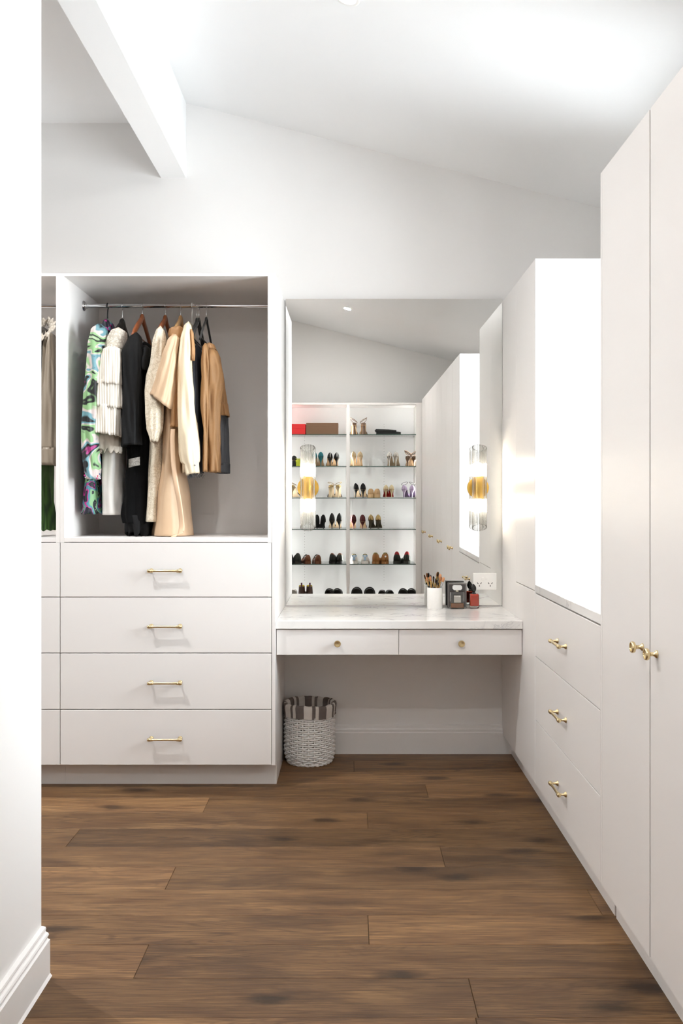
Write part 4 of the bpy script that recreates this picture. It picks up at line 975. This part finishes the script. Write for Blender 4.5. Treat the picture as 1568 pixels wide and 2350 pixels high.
def boot(key, Wd, up, sole, lining, tab, hgt=0.135):
    L = 0.26; b = shoe_upper(L, Wd, 0.026, 0.05, 0.06, 0.06, False, 0.0)
    rows = []
    for i in range(9):
        q = i / 8; z = 0.05 + (hgt - 0.05) * q
        rows.append([Vector((Wd * (0.40 - 0.06 * q) * math.cos(a), -0.058 + (0.058 - 0.008 * q) * math.sin(a), z)) for a in [2 * PI * k / 20 for k in range(20)]])
    b.grid(rows, wrap=True)
    P = [('upper', b, up, 'all', 0.003), ('sole', shoe_sole(L, Wd, 0.026, 0.012, False, 1.05, flat=True), sole, 0.5, 0)]
    rows = [[Vector((Wd * (0.325 - 0.01 * q) * math.cos(a), -0.058 + 0.046 * math.sin(a), hgt - 0.012 + 0.02 * q)) for a in [2 * PI * k / 20 for k in range(20)]] for q in (0, 0.5, 1)]
    P.append(('lining', B().grid(rows, wrap=True), lining, 'all', 0.002))
    P.append(('pull_tab', B().box(-0.009, 0.009, -0.014, -0.008, hgt - 0.012, hgt + 0.042, 0.001), tab, False, 0))
    SHOES[key] = P
def slide(key, Wd, band, sole, Hh=0.03, high=0.065, L=0.25, strap=None):
    b = B(); rows = []
    for i in range(9):
        q = 0.02 + 0.5 * i / 8; w = Wd * 0.5
        rows.append([Vector((w * math.copysign(abs(math.cos(a)) ** 0.7, math.cos(a)), -L * q, Hh - 0.004 + high * (0.92 + 0.08 * math.sin(q * 6)) * math.sin(a) ** 0.8)) for a in [PI * k / 16 for k in range(17)]])
    b.grid(rows)
    P = [('band', b, band, 'all', 0.005), ('footbed', shoe_sole(L, Wd, Hh, 0.012, False, 1.03, flat=True), sole, 0.5, 0)]
    rows = [[Vector((Wd * 0.47 * math.cos(a), -L * (0.25 + 0.1 * 0), Hh - 0.002 + high * 0.93 * math.sin(a) ** 0.8)) for a in [PI * k / 16 for k in range(17)]]]
    b2 = B(); b2.add(rows[0], [tuple(range(17))]); P.append(('toe_lining', b2, band, False, 0))
    if strap: P.append(('buckle_strap', B().tube([(Wd * 0.53 * math.cos(a), -0.02, Hh + (high + 0.006) * math.sin(a) ** 0.8) for a in [PI * k / 16 for k in range(17)]], 0.006, 6), strap, 'all', 0))
    SHOES[key] = P
MESHES = {}
SHELFN = ['top', 'second', 'third', 'fourth', 'fifth', 'bottom']
def place(key, px, shelf, label, rz=0.0, mirror=False, yoff=-0.03, grp=None):
    if key not in MESHES:
        MESHES[key] = [(n, mesh_of(n, b, m, s), so) for (n, b, m, s, so) in SHOES[key]]
    z = SHZ[shelf] + (0.0004)
    p = MR(px, 1100, YS + yoff)
    t = thing('shoe', (p.x, YS + yoff, z), label, 'shoe', grp or ('shoes on the %s shelf' % SHELFN[shelf]), rz)
    if mirror: t.scale = (-1, 1, 1)
    for n, me, so in MESHES[key]:
        o = bpy.data.objects.new(n, me); COL.objects.link(o); o.parent = t
        if so: md = o.modifiers.new('thickness', 'SOLIDIFY'); md.thickness = so
def pair(key, pa, pb, shelf, desc, ra=0.0, rb=0.0, **k):
    place(key, pa, shelf, 'left shoe of the ' + desc, ra, **k); place(key, pb, shelf, 'right shoe of the ' + desc, rb, mirror=True, **k)
K = smat((24, 24, 23), 0.45); KS = smat((20, 20, 20), 0.9); TANS = smat((206, 168, 128), 0.5); NUDE = smat((222, 196, 160), 0.4); GOLD = smat((196, 172, 120), 0.25, 0.8)
SILV = smat((225, 222, 215), 0.2, 0.85); BRONZE = smat((120, 98, 82), 0.35, 0.5); BURG = smat((78, 28, 30), 0.25); RED = smat((178, 22, 26), 0.3); BEIGE = smat((200, 178, 142), 0.4)
LIL = smat((200, 184, 212), 0.5); TEAL = smat((30, 110, 120), 0.4); LOAF = smat((205, 172, 128), 0.6); BRN = smat((112, 66, 40), 0.4); DGR = smat((46, 50, 44), 0.35)
CHAM = smat((226, 210, 172), 0.28, 0.5); WHT = smat((238, 236, 230), 0.5); BLUE = smat((160, 188, 214), 0.5); TANB = smat((160, 108, 58), 0.5); OLV = smat((128, 116, 64), 0.6); DRED = smat((150, 18, 24), 0.5)
CHAR = smat((62, 64, 62), 0.6); YEL = smat((178, 160, 40), 0.6); BOOTB = smat((66, 46, 36), 0.4); LIME = smat((196, 208, 60), 0.5); WINE = smat((110, 66, 80), 0.6); OLSOLE = smat((58, 52, 34), 0.5); PURK = smat((52, 36, 60), 0.5)
sandal('bronze', 0.108, 0.078, BRONZE, TANS, BRONZE, 'flare', loops=2, rad=0.0026, tall=0.046)
pump('blackpump', 0.072, 0.078, 0.045, K, TANS, K, 'block', pointed=False)
sandal('lime', 0.05, 0.07, LIME, LIME, LIME, 'block', loops=1, rad=0.003, tall=0.01)
pump('teal', 0.105, 0.078, 0.055, TEAL, TANS, TEAL)
pump('whitestripe', 0.09, 0.078, 0.062, K, TANS, K, stripe=WHT)
pump('beige', 0.108, 0.078, 0.056, BEIGE, TANS, NUDE)
pump('silver', 0.108, 0.078, 0.054, SILV, NUDE, SILV)
sandal('darkstrap', 0.09, 0.082, BRONZE, TANS, BRONZE, loops=2, rad=0.0045, tall=0.05)
sandal('goldblack', 0.12, 0.08, GOLD, NUDE, CHAM, loops=1, rad=0.003, tall=0.03, toe_up=K)
pump('dorsay', 0.095, 0.076, 0.066, KS, NUDE, K, flare=0.15)
flat('loafer', 0.042, 0.085, 0.062, LOAF, LOAF, pointed=True, L=0.25)
pump('redsole', 0.092, 0.074, 0.052, CHAM, RED, CHAM)
pump('lilac', 0.092, 0.076, 0.05, LIL, PURK, LIL, strap=(0.035, 0.036, K, 0.0022))
pump('suede', 0.085, 0.076, 0.075, KS, KS, KS, pointed=False)
pump('blackleather', 0.092, 0.08, 0.085, K, NUDE, K)
pump('burgundy', 0.088, 0.084, 0.072, BURG, TANS, BURG, pointed=False)
pump('gold', 0.100, 0.08, 0.062, GOLD, OLSOLE, OLSOLE)
flat('sneakdark', 0.034, 0.098, 0.085, DGR, K, laces=K, lining=K)
flat('brownshoe', 0.034, 0.088, 0.065, BRN, BRN, laces=K, lining=BRN)
flat('derby', 0.034, 0.1, 0.085, DGR, K, lining=BRN)
tb = [('heel_tab', B().box(-0.028, 0.028, -0.002, 0.0035, 0.082, 0.1, 0.002).box(-0.012, 0.012, -0.002, 0.0055, 0.04, 0.083, 0.002), BLUE, False, 0)]
flat('whitesneaker', 0.034, 0.1, 0.078, WHT, WHT, lining=OLV, extra=tb)
flat('tanboot', 0.03, 0.1, 0.095, TANB, TANB, lining=OLV, flare=0.12)
SHOES['tanbadge'] = SHOES['tanboot'] + [('round_badge', B().lathe([(0.0005, 0.0085), (0.010, 0.008), (0.010, 0.0)], (0, 0, 0.085), 'y', 18), WHT, True, 0)]
flat('redlined', 0.034, 0.1, 0.08, DGR, DGR, lining=DRED, flare=0.1)
# give the lining of the red-lined slipper more height
SHOES['redlined'][2] = ('lining', shoe_upper(0.225, 0.082, 0.038, 0.105, 0.06, 0.05, False, 0.5, 0.0), DRED, 'all', 0.001)
boot('ankleboot', 0.098, BOOTB, K, YEL, WINE)
slide('blackslide', 0.095, K, K, 0.035, 0.07, strap=CHAR)
slide('charcoal', 0.115, CHAR, K, 0.035, 0.085, strap=K)
slide('plainslide', 0.082, K, K, 0.035, 0.06)
slide('whiteslide', 0.085, WHT, WHT, 0.04, 0.065)
rg, lb = 'right of the divider', 'left of the divider'
pair('bronze', 812.5, 834.5, 0, 'strappy bronze sandals on the top glass shelf')
place('blackpump', 675, 1, 'black block-heel pump cut off by the left mirror edge, second shelf')
pair('lime', 682.5, 689.5, 1, 'small lime green heels left of the sconce, second shelf')
pair('teal', 721.5, 736.5, 1, 'teal and black pointed pumps on the second shelf', 0.05, -0.03)
pair('whitestripe', 758, 773.5, 1, 'black pumps with white heel stripe on the second shelf', -0.08, -0.16)
pair('beige', 811.5, 827, 1, 'beige pointed pumps beside the divider on the second shelf', 0.0, -0.05)
pair('silver', 893.5, 908.5, 1, 'silver pointed pumps on the second shelf', 0.16, 0.12)
pair('darkstrap', 936, 951, 1, 'dark strappy sandals at the right end of the second shelf', 0.2, 0.0)
place('goldblack', 669.5, 2, 'dark sandal cut off by the left mirror edge, third shelf', 0.3)
pair('goldblack', 760, 777, 2, 'gold strappy sandals with black toe straps, third shelf', 0.02, -0.05)
pair('dorsay', 816, 833, 2, 'black suede stilettos just right of the divider, third shelf', 0.16, 0.1)
pair('loafer', 851, 866.5, 2, 'low tan pointed flats on the third shelf', 0.06, -0.06)
pair('redsole', 886, 899.5, 2, 'champagne pumps with red soles on the third shelf', 0.05, -0.05)
pair('lilac', 927, 946, 2, 'lilac ankle-strap heels at the right end of the third shelf', 0.25, 0.12)
pair('suede', 727.5, 742.5, 3, 'black suede pumps beside the sconce on the fourth shelf', 0.0, -0.15)
pair('blackleather', 762, 779.5, 3, 'tall black leather pumps left of the divider, fourth shelf', 0.0, -0.12)
pair('burgundy', 812, 832, 3, 'burgundy pumps right of the divider on the fourth shelf', -0.08, 0.08)
pair('gold', 851, 868, 3, 'gold pumps with dark soles on the fourth shelf', 0.12, 0.08)
pair('sneakdark', 665.5, 684, 4, 'black lace-up shoes at the left end of the fifth shelf', -0.1, -0.2)
pair('brownshoe', 707.5, 731, 4, 'brown lace-up shoes on the fifth shelf', -0.25, -0.2)
pair('derby', 762, 780.5, 4, 'dark green leather shoes left of the divider, fifth shelf', 0.25, -0.1)
pair('whitesneaker', 813, 838, 4, 'white sneakers with blue heel tabs on the fifth shelf', 0.0, 0.04)
place('tanboot', 862, 4, 'left tan low boot on the fifth shelf, plain heel', 0.15)
place('tanbadge', 885, 4, 'right tan low boot on the fifth shelf, round white badge', -0.1, True)
pair('redlined', 911, 935, 4, 'dark green slippers with red lining on the fifth shelf', 0.12, -0.08)
place('whiteslide', 672, 5, 'white slide cut off by the left mirror edge, bottom shelf')
pair('ankleboot', 692, 711.5, 5, 'brown ankle boots with yellow lining on the bottom shelf', 0.0, -0.15)
pair('blackslide', 755.5, 773.5, 5, 'black slides left of the divider on the bottom shelf', 0.15, 0.15)
pair('charcoal', 819, 849, 5, 'charcoal slides right of the divider on the bottom shelf', 0.05, -0.05)
pair('plainslide', 876, 897, 5, 'plain black slides on the bottom shelf', 0.1, -0.1)
pair('blackslide', 925, 944.5, 5, 'black slides at the right end of the bottom shelf', 0.15, 0.1)
# boxes and the folded bag on the top shelf
def shelf_box(name, pa, pb, za, zb, m, label, lid=True):
    a, c = max(LX + 0.014, MR(pa, 1000, YS - 0.02).x), MR(pb, 1000, YS - 0.02).x
    t = thing(name, ((a + c) / 2, YS - 0.14, za), label, 'box', 'shoe boxes on the top shelf')
    zl = za + (zb - za) * 0.55
    if lid:
        obj('box_base', B().box(a + 0.002, c - 0.002, YS - 0.26, YS - 0.022, za, zl, 0.001), m, t)
        obj('lid', B().box(a, c, YS - 0.262, YS - 0.02, zl, zb, 0.001), m, t)
    else:
        obj('box_base', B().box(a + 0.001, c - 0.001, YS - 0.24, YS - 0.021, za, za + (zb - za) * 0.7, 0.001), m, t)
        obj('lid', B().box(a, c, YS - 0.242, YS - 0.02, za + (zb - za) * 0.7, zb, 0.001), m, t)
REDB = mat('red_card', lin(214, 34, 36), 0.5, var=0.03); BRNB = mat('brown_card', lin(116, 86, 62), 0.6, var=0.04)
zb0 = SHZ[0] + 0.0004; rbh = (sz(972.5) - SHZ[0])
shelf_box('red_shoe_box', 640, 701.5, zb0, zb0 + rbh, REDB, 'bright red lidded box at the left end of the top shelf')
shelf_box('brown_shoe_box', 703, 776.5, zb0, sz(970.5), BRNB, 'long brown box beside the red boxes on the top shelf', False)
a, c = MR(861, 990, YS - 0.05), MR(920, 990, YS - 0.05)
t = thing('folded_bag', ((a.x + c.x) / 2, YS - 0.12, zb0), 'flat black folded bag lying on the top glass shelf', 'bag')
BG = mat('black_canvas', lin(28, 30, 28), 0.75, var=0.2, scale=25, bump=0.3, bscale=40)
wd = c.x - a.x
obj('lower_fold', B().prism([(a.x + 0.012, zb0), (c.x, zb0), (c.x, zb0 + 0.026), (c.x - 0.05, zb0 + 0.032), (a.x + 0.02, zb0 + 0.03)], 'y', YS - 0.22, YS - 0.03), BG, t)
obj('upper_fold', B().prism([(a.x + 0.016, zb0 + 0.0305), (c.x - 0.05, zb0 + 0.0325), (c.x - 0.05, zb0 + 0.047), (a.x + wd * 0.55, zb0 + 0.055), (a.x + 0.012, zb0 + 0.06), (a.x, zb0 + 0.05)], 'y', YS - 0.225, YS - 0.025), BG, t)
